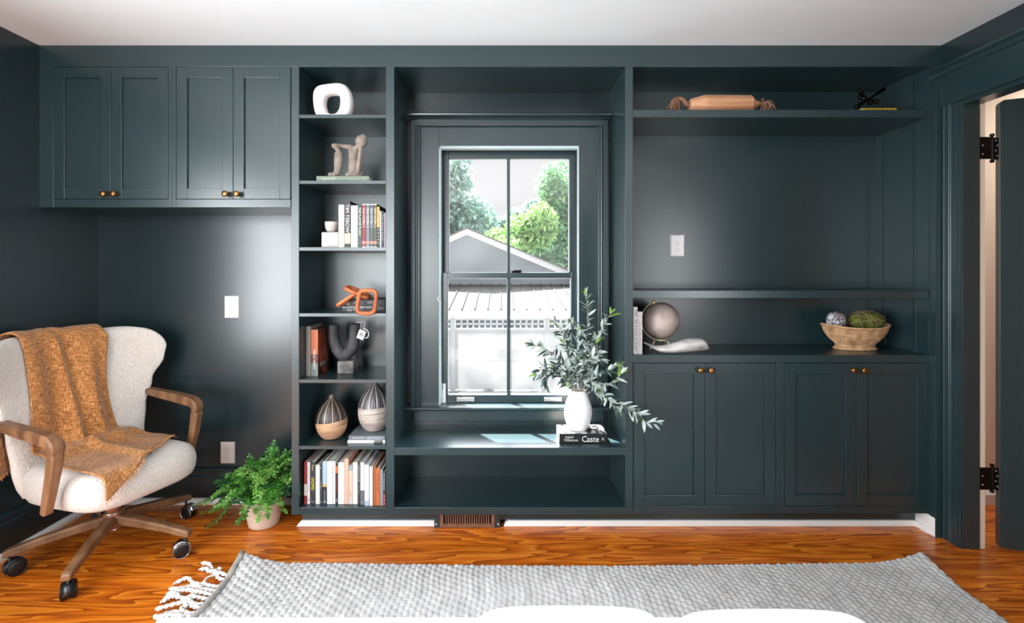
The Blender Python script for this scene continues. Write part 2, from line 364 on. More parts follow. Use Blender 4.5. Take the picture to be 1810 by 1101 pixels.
# ---------------------------------------------------------------- built-in cabinets
def shaker_door(x0, x1, z0, z1, parent, knob_x, knob_z, st=.0525):
    f = MB(); y = YF
    for a, b, c, d in ((x0, x0+st, z0, z1), (x1-st, x1, z0, z1), (x0+st, x1-st, z1-st, z1), (x0+st, x1-st, z0, z0+st)): f.box(a, b, y, y+.02, c, d)
    f.box(x0+st, x1-st, y+.010, y+.018, z0+st, z1-st)
    d = f.build('door', PAINT, parent, bevel=.0012)
    k = MB().lathe([(.0085, .0005), (.0075, -.003), (.005, -.006), (.005, -.014), (.010, -.018), (.0148, -.022), (.0155, -.026), (.013, -.030), (.006, -.032)], (knob_x, y, knob_z), 20, 'y')
    kb = k.build('knob', BRASS, d, smooth=True); kb['label'] = 'round brass knob'
G = .0022
def wall_cab(px0, px1, fx0, fm, fx1, label, kl, kr):
    x0, x1 = X(px0, YF), X(px1, YF); zt, zb = Z(118, YF), Z(366.5, YF)
    r = thing('wall_cabinet', label, 'cabinet', ((x0+x1)/2, 2.7, zb), 'wall cabinets over the alcove')
    f = MB(); d0_, d1_ = X(fx0, YF), X(fx1, YF); db = Z(352.3, YF)
    if d0_-x0 > .002: f.box(x0, d0_, YF, YF+.02, zb, zt)
    if x1-d1_ > .002: f.box(d1_, x1, YF, YF+.02, zb, zt)
    f.box(d0_, d1_, YF, YF+.02, zb, db)
    f.box(x0, x1, YF+.021, YB-.001, zb, zt); 
    f.build('body', PAINT, r, bevel=.001)
    m = X(fm, YF); kz = Z(343.5, YF)
    shaker_door(d0_+G, m-G/2, db+G, zt-G, r, X(kl, YF), kz); shaker_door(m+G/2, d1_-G, db+G, zt-G, r, X(kr, YF), kz)
    return r
wall_cab(69.4, 304, 94.4, 196, 297.5, 'dark green-grey double-door wall cabinet touching the side wall', 187.5, 205.5)
wall_cab(304.2, 514.6, 311, 412, 513.8, 'double-door wall cabinet touching the tall open bookcase', 402, 422)

# tall bookcase
c0, c1, c2, c3 = X(515.2, YF), X(528.6, YF), X(682, YF), X(696.8, YF)
bk = thing('bookcase', 'tall narrow open bookcase with six stacked compartments of books and ornaments', 'bookcase', ((c0+c3)/2, 2.7, BZ))
for a, b in ((c0, c1), (c2, c3)): MB().box(a, b, YF, YB-.001, BZ, Z(118, YF)).build('side_panel', PAINT, bk, bevel=.0012)
MB().box(c1, c2, YB-.012, YB-.001, BZ, Z(118, YF)).build('back_panel', PAINT, bk)
SH = {}
for k, (a, b) in enumerate(((202.4, 208.4), (319, 325), (436.8, 443.2), (553.6, 559.7), (670.8, 677), (788.6, 794.4))):
    MB().box(c1+.0004, c2-.0004, YF+.001, YB-.013, Z(b, YF), Z(a, YF)).build('shelf', PAINT, bk, bevel=.001); SH[k] = Z(a, YF)
MB().box(c1, c2, YF, YB-.013, BZ, Z(897, YF)).build('bottom_shelf', PAINT, bk, bevel=.0012); SH[6] = Z(897, YF)
MB().box(c1, c2, YF+.021, YB-.013, Z(118, YF), Z(118, YF)+.012).build('top_panel', PAINT, bk)

# window seat bay
n0, n1, n2 = c3, X(1105, YF), X(1119, YF)
ws = thing('window_seat', 'built-in window seat bench with an open cubby underneath', 'window seat', ((n0+n1)/2, 2.7, BZ))
SEAT = Z(791.2, YF)
MB().box(n0, n1, YF, YB-.001, Z(804.5, YF), SEAT).build('seat_board', PAINT, ws, bevel=.0015)
MB().box(n0, n1, YF, YB-.001, BZ, Z(897, YF)).build('bottom_board', PAINT, ws, bevel=.0015)
MB().box(n0, n1, YF+.021, YB-.001, Z(118, YF), Z(118, YF)+.012).build('soffit_panel', PAINT, ws)
MB().box(n1, n2, YF, YB-.001, BZ, Z(118, YF)).build('side_panel', PAINT, ws, bevel=.0015)

# open bookcase on the right
r1 = X(1642, YF)
hu = thing('open_shelving', 'wide open shelving unit with two long shelves above the base cabinets', 'bookcase', ((n2+r1)/2, 2.7, Z(627.4, YF)))
for a, b in ((193.9, 207.2), (513.6, 527)):
    MB().box(n2+.0004, r1-.004, YF+.001, YB-.013, Z(b, YF), Z(a, YF)).build('shelf', PAINT, hu, bevel=.0012)
f = MB().box(r1, XR-.001, YF, YB-.001, Z(627.4, YF)+.0005, Z(118, YF)); f.build('side_panel', PAINT, hu, bevel=.001)
f = MB()
for px in (1615, 1561):
    Yp = F*r1/(px-CX)
    for zz in np.arange(.92, 2.30, .0125):
        if abs(zz-2.1) < .03 or abs(zz-1.195) < .03: continue
        f.box(r1-.0012, r1-.0002, Yp-.003, Yp+.003, zz, zz+.006)
f.build('pin_hole_dots', DARK, hu)
f = MB()
for px in (1618.5, 1564):
    Yp = F*r1/(px-CX); f.box(r1-.0025, r1, Yp-.0015, Yp+.0015, Z(627.4, YF)+.001, Z(118, YF))
f.build('shelf_standard', PAINT, hu)
MB().box(n2, r1, YB-.012, YB-.001, Z(627.4, YF)+.0005, Z(118, YF)).build('back_panel', PAINT, hu)
MB().box(n2, r1, YF+.021, YB-.013, Z(118, YF), Z(118, YF)+.012).build('top_panel', PAINT, hu)
CT = Z(627.4, YF)
ct = MB().box(n2, XR-.001, YF-.001, YB-.001, Z(641.3, YF), CT).build('countertop', PAINT, bevel=.0015, origin='base')
tag(ct, 'long painted countertop over the double-door base cabinets', 'countertop')
def base_cab(px0, px1, fx0, fm, fx1, label, kl, kr):
    x0, x1 = X(px0, YF), X(px1, YF); zt, zb = Z(641.3, YF)-.0005, Z(907.5, YF)
    r = thing('base_cabinet', label, 'cabinet', ((x0+x1)/2, 2.7, zb), 'base cabinets under the countertop')
    f = MB(); a, b = X(fx0, YF), X(fx1, YF); db = Z(894.6, YF)
    if a-x0 > .002: f.box(x0, a, YF, YF+.02, zb, zt)
    if x1-b > .002: f.box(b, x1, YF, YF+.02, zb, zt)
    f.box(a, b, YF, YF+.02, zb, db); f.box(x0, x1, YF+.021, YB-.001, zb, zt)
    f.build('body', PAINT, r, bevel=.001)
    m = X(fm, YF); kz = Z(653.4, YF)
    shaker_door(a+G, m-G/2, db+G, zt-G, r, X(kl, YF), kz); shaker_door(m+G/2, b-G, db+G, zt-G, r, X(kr, YF), kz)
base_cab(1119.2, 1379, 1119.5, 1246, 1371.6, 'double-door base cabinet beside the window seat', 1236, 1255)
base_cab(1379.2, 1664, 1386.8, 1514, 1640.4, 'double-door base cabinet beside the doorway', 1504.8, 1523.6)

# floor register
vr = thing('vent_register', 'bronze slotted heating vent in the toe kick under the window seat', 'vent', (X(826, 2.56), 2.56, 0))
f = MB(); vy = 2.558; a0, a1 = X(777.6, vy), X(874.3, vy); z0_, z1_ = .002, BZ-.001
s0, s1 = X(783.8, vy), X(868, vy)
f.box(a0, s0, vy, vy+.02, z0_, z1_); f.box(s1, a1, vy, vy+.02, z0_, z1_); f.box(s0, s1, vy, vy+.02, z0_, .020); f.box(s0, s1, vy, vy+.02, z1_-.004, z1_)
f.build('frame', BRONZE, vr, bevel=.001)
f = MB()
for k in range(1, 20): xx = s0+(s1-s0)*k/20; f.box(xx-.0032, xx+.0032, vy+.002, vy+.016, .02, z1_-.004)
f.build('grille_slats', BRONZE, vr)
MB().box(a0+.002, a1-.002, vy+.021, vy+.024, z0_, z1_).build('duct_backing', DARK, vr)
MB().box(X(768, vy), a0, vy+.004, vy+.04, 0, BZ-.001).build('side_block', PAINT, vr); MB().box(a1, X(884, vy), vy+.004, vy+.04, 0, BZ-.001).build('side_block', PAINT, vr)
for px in (771, 880.5): MB().sphere((X(px, vy), vy+.003, .018), (.0035, .002, .0045), 8, 6).build('screw', WHITE, vr)

# ---------------------------------------------------------------- window
w1 = thing('window_1', None, None, (.05, 2.9, OZ0)); struct(w1)
STZ = .553
f = MB(); cy = 2.845
xa, xb, xc, xd = X(743, cy), X(776, cy), X(1024, cy), X(1057, cy)
zt, zh = Z(221, cy), Z(258, cy)
f.box(xa, xb, cy, YB, STZ, zt); f.box(xc, xd, cy, YB, STZ, zt); f.box(xb, xc, cy, YB, zh, zt)
def band(px0, px1, y, r=0):
    f.box(X(px0, y), X(px1, y), y, YB, STZ, Z(212, y))
for p0, p1, y in ((726, 733, 2.812), (733, 743, 2.836), (1057, 1067, 2.836), (1067, 1074.5, 2.812)): band(p0, p1, y)
for px in (738.5, 742.5, 1059, 1063.5): f.tube([(X(px, 2.836), 2.836, STZ), (X(px, 2.836), 2.836, Z(216, 2.836))], .006 if px in (738.5, 1063.5) else .0035, 8)
f.box(X(733, 2.825), X(1067, 2.825), 2.825, YB, Z(221, 2.825), Z(211, 2.825))
f.tube([(X(741, 2.825), 2.832, Z(220.5, 2.825)), (X(1059, 2.825), 2.832, Z(220.5, 2.825))], .007, 8)
f.build('casing', PAINT, w1, bevel=.0012)
f = MB().prism([(YB, Z(211, 2.82)), (2.815, Z(211, 2.82)), (2.812, Z(208, 2.8)), (2.79, Z(205, 2.78)), (2.772, Z(203, 2.77)), (2.77, Z(200, 2.77)), (2.778, Z(198.5, 2.77)), (YB, Z(198.5, 2.77))], X(719, 2.77), X(1082, 2.77), 'x')
f.build('head_crown', PAINT, w1, bevel=.001)
f = MB().prism([(3.0, STZ+.004), (2.79, STZ), (2.784, STZ-.006), (2.784, STZ-.014), (2.79, STZ-.019), (3.0, STZ-.019)], n0+.0005, n1-.0005, 'x')
f.build('stool', PAINT, w1, bevel=.001)
MB().box(X(731, 2.848), X(1067, 2.848), 2.848, YB, Z(744, 2.848), STZ-.019).build('apron', PAINT, w1, bevel=.002)
f = MB()                                           # jamb lining of the opening and stops in a paler colour
f.box(OX0, OX0+.004, 2.86, 3.06, STZ, OZ1); f.box(OX1-.004, OX1, 2.86, 3.06, STZ, OZ1); f.box(OX0, OX1, 2.86, 3.06, OZ1-.004, OZ1)
f.build('jamb', PAINT, w1)
f = MB().box(OX0+.0005, X(779.5, 2.85), 2.838, 2.884, STZ, zh-.004); f.box(X(1021.3, 2.85), OX1-.003, 2.838, 2.884, STZ, zh-.004); f.box(OX0+.0005, OX1-.003, 2.838, 2.884, zh-.016, zh-.0005)
f.build('stop_bead', pm('pale_stop', (175, 192, 196), .35), w1, bevel=.002)
def sash(name, px, py, gx, gy, Y0, Y1, mx):
    f = MB(); x0, x1 = X(px[0], Y0), X(px[1], Y0); z0, z1 = Z(py[1], Y0), Z(py[0], Y0)
    g0, g1 = X(gx[0], Y0), X(gx[1], Y0); h0, h1 = Z(gy[1], Y0), Z(gy[0], Y0)
    f.box(x0, g0, Y0, Y1, z0, z1); f.box(g1, x1, Y0, Y1, z0, z1); f.box(g0, g1, Y0, Y1, z0, h0); f.box(g0, g1, Y0, Y1, h1, z1)
    s_ = f.build(name, PAINT, w1, bevel=.002)
    MB().box(X(mx[0], Y0), X(mx[1], Y0), Y0+.004, Y1-.004, h0, h1).build('muntin', PAINT, s_, bevel=.003)
    f = MB(); e = .0035                              # pale putty bead round the glass
    yg = (Y0+Y1)/2
    f.box(g0, g0+e, yg-.006, yg+.006, h0, h1); f.box(g1-e, g1, yg-.006, yg+.006, h0, h1); f.box(g0, g1, yg-.006, yg+.006, h0, h0+e); f.box(g0, g1, yg-.006, yg+.006, h1-e, h1)
    f.build('glazing_bead', pm('pale_putty', (200, 208, 210), .5), s_)
    for u, v in ((g0, X(mx[0], Y0)), (X(mx[1], Y0), g1)):
        MB().box(u, v, yg-.001, yg+.001, h0, h1).build('glass_pane', GLASS, s_)
    return s_
sash('upper_sash', (781, 1020), (265, 492), (793, 1006.5), (280.5, 482), 2.934, 2.972, (896, 901.5))
lo = sash('lower_sash', (780, 1020.5), (481.8, STZ and 712.5), (790.8, 1009.3), (491.5, 698), 2.888, 2.928, (895.8, 902))
for px in (807.5, 961.5):
    f = MB(); y = 2.888; f.box(X(px, y), X(px+31, y), y-.004, y, Z(709, y), Z(701.5, y)); 
    f.box(X(px, y), X(px+6, y), y-.012, y-.004, Z(708.5, y), Z(702, y)); f.box(X(px+25, y), X(px+31, y), y-.012, y-.004, Z(708.5, y), Z(702, y)); f.box(X(px+5, y), X(px+26, y), y-.016, y-.010, Z(705, y), Z(702, y))
    q = f.build('sash_lift', STEEL, lo, bevel=.001); q['label'] = 'silver sash lift'
y = 2.9
f = MB().box(X(904, y), X(921, y), y, y+.03, Z(481.8, 2.888), Z(481.8, 2.888)+.012); f.box(X(908, y), X(922, y), y-.004, y+.012, Z(481.8, 2.888)+.006, Z(481.8, 2.888)+.016)
f.build('sash_lock', BLACKM, lo, bevel=.002)
f = MB().box(X(779.8, 2.886), X(787.6, 2.886), 2.884, 2.888, STZ+.002, Z(678, 2.886)); f.box(X(782, 2.886), X(783, 2.886), 2.883, 2.884, Z(688, 2.886), Z(679, 2.886), 1)
f.build('jamb_track', [WHITE, DARK], w1)
f = MB().tube(smooth_path([(X(777, 2.85), 2.835, Z(523, 2.84)), (X(775, 2.85), 2.825, Z(528, 2.84)), (X(777, 2.85), 2.825, Z(532, 2.84)), (X(780, 2.85), 2.835, Z(535, 2.84))], 4), .004, 8)
f.build('cord_clip', WHITE, w1, smooth=True)
# daylight windows out of frame (side wall, rear wall)
w2 = thing('window_2', None, None, (XL, .44, WZ0)); struct(w2)
f = MB()
for a, b, c, d in ((WY0-.1, WY0, WZ0-.1, WZ1+.1), (WY1, WY1+.1, WZ0-.1, WZ1+.1), (WY0, WY1, WZ1, WZ1+.1), (WY0, WY1, WZ0-.1, WZ0)): f.box(XL, XL+.02, a, b, c, d)
f.build('casing', PAINT, w2)
f = MB(); ym = (WY0+WY1)/2
for a, b, c, d in ((WY0, WY0+.04, WZ0, WZ1), (WY1-.04, WY1, WZ0, WZ1), (ym-.02, ym+.02, WZ0, WZ1), (WY0, WY1, WZ0, WZ0+.05), (WY0, WY1, WZ1-.05, WZ1), (WY0, WY1, 1.28, 1.32)): f.box(XL-.06, XL-.03, a, b, c, d)
f.build('sash', PAINT, w2)
w3 = thing('window_3', None, None, (-1.45, YR, .65)); struct(w3)
f = MB()
for a, b, c, d in ((-2.3, -2.25, .4, 2.38), (-.95, -.85, .4, 2.38), (-2.25, -.95, 2.3, 2.38), (-2.25, -.95, .4, .5), (-1.62, -1.58, .5, 2.3)): f.box(a, b, YR, YR+.02, c, d)
f.build('casing', PAINT, w3)

# ---------------------------------------------------------------- outdoors
GZ = -1.345
struct(MB().box(-40, 40, 3.03, 70, GZ-.2, GZ).build('ground', pm('pale_gravel', (72, 71, 68), .95, spec=.05, rgb2=(60, 59, 56), var=.2, vscale=3)))
VINYL = pm('white_vinyl', (200, 204, 207), .5)
fy = 11.0
fe = thing('fence', 'white vinyl privacy fence with square lattice top outside the window', 'fence', (1, fy, GZ))
posts = [X(800.8, fy)+2.06*k for k in range(-2, 5)]
for xp in posts:
    f = MB().box(xp-.055, xp+.055, fy-.055, fy+.055, GZ, Z(563, fy))
    f.box(xp-.075, xp+.075, fy-.075, fy+.075, Z(563, fy), Z(560.5, fy)); f.box(xp-.055, xp+.055, fy-.055, fy+.055, Z(560.5, fy), Z(557.5, fy))
    f.build('post', VINYL, fe, bevel=.008)
for a, b in zip(posts[:-1], posts[1:]):
    a += .055; b -= .055
    f = MB(); n = 12
    for k in range(n):
        u = a+(b-a)*k/n; v = a+(b-a)*(k+1)/n; f.box(u+.004, v-.004, fy-.012, fy+.012, GZ+.05, Z(584, fy))
    f.box(a, b, fy-.008, fy+.008, GZ+.05, Z(584, fy))
    f.build('boards', VINYL, fe)
    f = MB()
    for q0, q1 in ((562, 565.5), (580.5, 586), (628, 636.5), (690, 696)): f.box(a, b, fy-.035, fy+.035, Z(q1, fy), Z(q0, fy))
    f.build('rail', VINYL, fe, bevel=.005)
    f = MB(); n = 15
    for k in range(1, n): u = a+(b-a)*k/n; f.box(u-.018, u+.018, fy-.01, fy+.01, Z(580.5, fy), Z(565.5, fy))
    f.box(a, b, fy-.01, fy+.01, Z(573.6, fy), Z(572.2, fy))
    f.build('lattice', VINYL, fe)
SIDING = pm('grey_siding', (172, 180, 184), .7, bump=.4, bscale=4, bdist=.02, stretch=(.02, .02, 3))
hs = thing('neighbour_house', 'grey gabled house with white rake boards and low metal porch roof beyond the fence', 'house', (0, 16, GZ))
gy = 16.0; pk = P(825.5, 405, gy)
def slope(x): return pk.z-(x-pk.x)*.416 if x > pk.x else pk.z-(pk.x-x)*.45
xl_, xr_ = pk.x-3.4, pk.x+5.0
f = MB().prism([(xl_, GZ), (xr_, GZ), (xr_, slope(xr_)-.1), (pk.x, pk.z-.1), (xl_, slope(xl_)-.1)], gy, gy+2.2, 'y'); f.build('gable_wall', SIDING, hs)
f = MB()
for a, b in ((xl_-.3, pk.x), (pk.x, xr_+.3)):
    f.prism([(a, slope(a)-.19), (b, slope(b)-.19), (b, slope(b)), (a, slope(a))], gy-.2, gy, 'y')
f.build('rake_board', pm('white_rake_paint', (250, 250, 250), .5), hs)
f = MB()
for a, b in ((xl_-.35, pk.x), (pk.x, xr_+.35)): f.prism([(a, slope(a)), (b, slope(b)), (b, slope(b)+.04), (a, slope(a)+.04)], gy-.26, gy+2.4, 'y')
f.build('roof', pm('grey_shingle', (120, 116, 112), .9, bump=.5, bscale=8), hs)
METAL = pm('grey_metal_roof', (56, 54, 53), .9, spec=.05)
ez, ey_ = Z(548, 12.3), 12.3; tz = Z(503, 15.9)
f = MB().prism([(ey_, ez), (15.98, tz), (15.98, tz-.05), (ey_, ez-.05)], -7, 8, 'x')
for k in range(-22, 26):
    xx = .32*k; f.prism([(ey_, ez), (15.98, tz), (15.98, tz+.035), (ey_, ez+.035)], xx-.012, xx+.012, 'x')
f.build('porch_roof', METAL, hs)
MB().box(-7, 8, ey_-.02, ey_+.06, ez-.11, ez-.01).build('gutter', pm('gutter_grey', (150, 150, 150), .6), hs)
MB().box(-7, 8, ey_+.02, ey_+.1, ez-.22, ez-.12).build('porch_beam', VINYL, hs)
MB().box(-7, 8, 13.6, 13.7, GZ, ez-.05).build('porch_wall', pm('dark_porch_siding', (58, 62, 64), .9, spec=.1), hs)
def leaf_cloud(rng, blobs, n, size, mb, flat=1.0):
    tot = sum(b[3]*b[4]*b[5] for b in blobs)
    for (cx, cy_, cz, rx, ry, rz) in blobs:
        m = int(n*rx*ry*rz/tot)
        for _ in range(m):
            d = Vector((rng.gauss(0, 1), rng.gauss(0, 1), rng.gauss(0, 1))).normalized()*(rng.random()**.45)
            p = Vector((cx+d.x*rx, cy_+d.y*ry, cz+d.z*rz))
            a = Vector((rng.gauss(0, 1), rng.gauss(0, 1), rng.gauss(0, .7))).normalized(); b = a.orthogonal().normalized()
            b = Matrix.Rotation(rng.random()*6.28, 3, a) @ b; c = a.cross(b); s_ = size*rng.uniform(.6, 1.3)
            mb.add([p-b*s_, p-c*s_*.45, p+b*s_, p+c*s_*.45], [(0, 1, 2, 3)], rng.choice((0, 0, 1)))
def leafmat(name, a, b):
    m = pm(name, a, .6, rgb2=b, var=.25, vscale=1.5)
    t = m.node_tree; pb = t.nodes['Principled BSDF']; N = t.nodes.new
    tl = N('ShaderNodeBsdfTranslucent'); mx = N('ShaderNodeMixShader'); mx.inputs[0].default_value = .2
    src = pb.inputs['Base Color'].links[0].from_socket
    t.links.new(src, tl.inputs['Color']); t.links.new(pb.outputs[0], mx.inputs[1]); t.links.new(tl.outputs[0], mx.inputs[2]); t.links.new(mx.outputs[0], t.nodes['Material Output'].inputs[0])
    return m
BARK = pm('bark', (92, 80, 70), .9, bump=.5, bscale=10)
LF = {'blue': [leafmat('blue_green_leaves', (132, 158, 148), (98, 128, 120)), leafmat('blue_green_leaves_pale', (176, 198, 188), (136, 164, 154))],
      'green': [leafmat('green_leaves', (122, 164, 122), (92, 138, 100)), leafmat('green_leaves_pale', (170, 200, 160), (128, 172, 124))],
      'lime': [leafmat('lime_leaves', (140, 176, 100), (104, 146, 86)), leafmat('lime_leaves_pale', (182, 206, 140), (140, 178, 108))]}
def tree(name, label, px_blobs, Y, col, n, size, trunk, seed):
    rng = random.Random(seed); blobs = []
    for (px, py, rpx, rpy) in px_blobs:
        c = P(px, py, Y); blobs.append((c.x, Y+rng.uniform(-.6, .6), c.z, rpx*Y/F, max(.8, rpx*Y/F), rpy*Y/F))
    base = P(trunk, 478, Y)
    r = thing(name, label, 'tree', (base.x, Y, GZ), 'trees behind the neighbouring house')
    mb = MB(); leaf_cloud(rng, blobs, n, size, mb); mb.build('foliage', LF[col], r, flip=False)
    t = MB(); c0_ = blobs[0]
    t.tube(smooth_path([(base.x, Y, GZ), (base.x+.1, Y, 1.5), (c0_[0], c0_[1], c0_[2]-c0_[5]*.3), (c0_[0], c0_[1], c0_[2]+c0_[5]*.5)], 4), [.28-.2*k/12 for k in range(13)], 8)
    for b in blobs[1:]: t.tube(smooth_path([(base.x+.05, Y, 1.5), ((base.x+b[0])/2, b[1], (1.5+b[2])/2), (b[0], b[1], b[2])], 3), [.12-.09*k/6 for k in range(7)], 6)
    t.build('trunk', BARK, r)
tree('evergreen_tree', 'tall blue-green tree rising over the gable peak', [(800, 330, 34, 60), (812, 300, 24, 40), (835, 385, 42, 40), (780, 400, 60, 60), (858, 398, 26, 24), (740, 330, 50, 80)], 24, 'blue', 7500, .17, 790, 3)
tree('broadleaf_tree', 'tall bright green tree over the right slope of the gable roof', [(985, 340, 30, 58), (968, 330, 20, 40), (1000, 420, 40, 55), (1040, 380, 45, 90), (960, 440, 40, 36)], 22, 'green', 8500, .15, 1010, 5)
tree('young_tree', 'lime green leafy tree low between the taller trees', [(925, 410, 34, 34), (955, 400, 30, 40), (880, 425, 30, 22), (900, 440, 40, 22)], 21, 'lime', 5200, .13, 915, 7)
tree('far_tree', 'grey-green tree far behind the lime green one', [(920, 392, 30, 26), (880, 402, 26, 18), (945, 380, 22, 26)], 29, 'blue', 3200, .19, 905, 9)
GRN = leafmat('shrub_leaves', (62, 92, 66), (44, 70, 50))
for k, (px, py, wpx, lab) in enumerate(((817, 686, 19, 'small shrub at the fence foot below the left fence post'), (863, 685, 24, 'widest of the small shrubs along the fence foot'), (889, 688, 15, 'thin shrub at the fence foot close to the window mullion'),
                               (946, 688, 21, 'low spreading shrub at the fence foot in the right pane'), (961, 684, 6, 'narrow upright shrub at the fence foot beside the second fence post'), (980, 690, 14, 'low tuft at the fence foot past the second fence post'))):
    rng = random.Random(50+k); Y = 10.6; c = P(px, py, Y); mb = MB(); rr = wpx/2*Y/F
    for i in range(110):
        a = rng.uniform(0, 6.28); h = rng.uniform(.3, 1)*(693-py)*2*Y/F*.75; d = Vector((math.cos(a), math.sin(a), 0))*rr*rng.random()
        p0 = Vector((c.x, Y, GZ)); p1 = p0+d+Vector((0, 0, h)); t_ = (p1-p0).normalized(); s_ = t_.cross(Vector((0, 1, .3))).normalized()*.016
        mb.add([p0-s_*.4, p0+s_*.4, p0.lerp(p1, .7)+s_, p1, p0.lerp(p1, .7)-s_], [(0, 1, 2, 3, 4)])
        q = p0.lerp(p1, .85)
        for j in range(4):
            e = Vector((rng.gauss(0, 1), rng.gauss(0, 1), rng.gauss(0, 1))).normalized()*.04; g = e.orthogonal().normalized()*.014
            mb.add([q, q+e*.5+g, q+e, q+e*.5-g], [(0, 1, 2, 3)])
    tag(mb.build('shrub', GRN, origin='base', flip=False), lab, 'shrub', 'shrubs along the fence foot')

# ---------------------------------------------------------------- power outlets
def outlet(px, py, w, h, Y, label, mat):
    c = P(px, py, Y); W_, H_ = w*Y/F, h*Y/F
    r = thing('power_outlet', label, 'outlet', (c.x, Y, c.z-H_/2))
    f = MB(); d = .007; e = .006
    a = [(c.x+sx*(W_/2), Y, c.z+sz*(H_/2)) for sx, sz in ((-1, -1), (1, -1), (1, 1), (-1, 1))]
    b = [(c.x+sx*(W_/2-e), Y-d, c.z+sz*(H_/2-e)) for sx, sz in ((-1, -1), (1, -1), (1, 1), (-1, 1))]
    f.add(a+b, [(4, 5, 6, 7), (0, 1, 5, 4), (1, 2, 6, 5), (2, 3, 7, 6), (3, 0, 4, 7), (3, 2, 1, 0)])
    f.build('cover_plate', mat, r)
    for s_ in (-1, 1):
        q = MB(); zc = c.z+s_*.0195
        q.lathe([(.0165, 0), (.0165, -.0015), (.0155, -.002)], (c.x, Y-d, zc), 24, 'y', sy=.86)
        rc = q.build('receptacle', mat, r)
        q = MB(); yy = Y-d-.0022
        q.box(c.x-.0075, c.x-.0058, yy, yy+.001, zc-.001, zc+.008); q.box(c.x+.0058, c.x+.0075, yy, yy+.001, zc, zc+.007); q.lathe([(.0026, 0), (.0026, .001)], (c.x, yy, zc-.007), 10, 'y')
        q.build('slot', BLACK, rc)
    MB().lathe([(.0028, 0), (.002, -.0012)], (c.x, Y-d, c.z), 10, 'y').build('screw', STEEL, r)
outlet(409.5, 542.5, 25, 39, YB-.0005, 'white power outlet high on the alcove wall above the chair arm', PLATE)
outlet(402.5, 800, 25.5, 38.5, YB-.0005, 'pinkish white power outlet low on the wall behind the fern', PLATE2)
outlet(1197.3, 434.5, 25, 39, YB-.013, 'white power outlet on the back of the wide shelving unit', PLATE)

# ---------------------------------------------------------------- books
COL = {}
def cmat(rgb, rough=.5):
    k = (tuple(rgb), rough)
    if k not in COL: COL[k] = pm('book_cover', [c*.92 if c > 150 else c for c in rgb], rough)
    return COL[k]
EX, EY, EZ = Vector((1, 0, 0)), Vector((0, 1, 0)), Vector((0, 0, 1))
def book_up(px0, px1, pyt, Y, z0, depth, rgb, label, group, texts=(), bands=(), white_pages=True):
    """upright book, spine to the room. texts: (body, rgb, z-centre 0..1, height share, width share, 'v' or 'h'); bands: (rgb, z0, z1)"""
    x0, x1 = X(px0, Y), X(px1, Y); z1 = Z(pyt, Y); t = .0022
    r = thing('book', label, 'book', ((x0+x1)/2, Y+depth/2, z0), group)
    f = MB().box(x0, x0+t, Y+.002, Y+depth, z0, z1).box(x1-t, x1, Y+.002, Y+depth, z0, z1).box(x0, x1, Y, Y+.0025, z0, z1)
    cv = f.build('cover', cmat(rgb), r, bevel=.0008)
    MB().box(x0+t, x1-t, Y+.0026, Y+depth-.003, z0+.002, z1-.003).build('pages', PAGES, r)
    H = z1-z0; w = x1-x0; xc = (x0+x1)/2
    for c, a, b in bands:
        MB().box(x0+.0002, x1-.0002, Y-.0004, Y+.001, z0+H*a, z0+H*b).build('spine_band', cmat(c), r)
    for body, c, zc, hs_, ws_, o in texts:
        if o == 'v': text('title', body, cmat(c), r, (xc, Y-.0006, z0+H*zc), (0, 0, -1), (1, 0, 0), H*hs_, w*ws_)
        else: text('title', body, cmat(c), r, (xc, Y-.0006, z0+H*zc), (1, 0, 0), (0, 0, 1), w*ws_, H*hs_)
    return r
def book_flat(px0, px1, Y, z0, th, depth, rgb, label, group, texts=(), skew=0, left=None):
    x0, x1 = (X(px0, Y), X(px1, Y)); z1 = z0+th; t = .0022
    r = thing('book', label, 'book', ((x0+x1)/2, Y+depth/2, z0), group)
    f = MB().box(x0, x1, Y+.002, Y+depth, z0, z0+t).box(x0, x1, Y+.002, Y+depth, z1-t, z1).box(x0, x1, Y, Y+.0025, z0, z1)
    f.build('cover', cmat(rgb), r, bevel=.0008)
    MB().box(x0+.003, x1-.003, Y+.0026, Y+depth-.003, z0+t, z1-t).build('pages', PAGES, r)
    for body, c, xc, ws_, zc, hs_ in texts:
        text('title', body, cmat(c), r, (x0+(x1-x0)*xc, Y-.0006, z0+th*zc), (1, 0, 0), (0, 0, 1), (x1-x0)*ws_, th*hs_)
    return r
WH, BK = (220, 220, 218), (24, 25, 28)
g3 = 'books standing on the third bookcase shelf'
def q3(x): return 520+x/9.178
def y3(y): return 335+y/9.178
S3 = SH[2]+.0003; YB3 = 2.52
book_up(q3(720), q3(812), y3(245), YB3, S3, .19, (216, 200, 186), 'cream book first beside the stone bowl', g3, [('.', (150, 90, 70), .95, .012, .1, 'v')], [])
book_up(q3(818), q3(912), y3(187), YB3, S3, .20, (30, 28, 30), 'black book with large white block capitals, tallest on its shelf', g3, [('TIM TEBOW', WH, .62, .62, .62, 'v')], [((232, 190, 160), .08, .30)])
book_up(q3(920), q3(1030), y3(258), YB3, S3, .19, (236, 236, 236), 'white book with a small grey disc on its spine', g3, [('O', (150, 160, 160), .60, .09, .5, 'h'), ('---', (200, 200, 200), .72, .015, .3, 'h'), ('--', (190, 190, 190), .07, .02, .3, 'h')])
book_up(q3(1035), q3(1098), y3(242), YB3, S3, .18, (36, 58, 46), 'dark green book with white capitals between white and red spines', g3, [('THE FLAVOR PLAN', WH, .62, .62, .6, 'v')], [((60, 60, 64), .05, .26), ((160, 190, 110), .28, .29)])
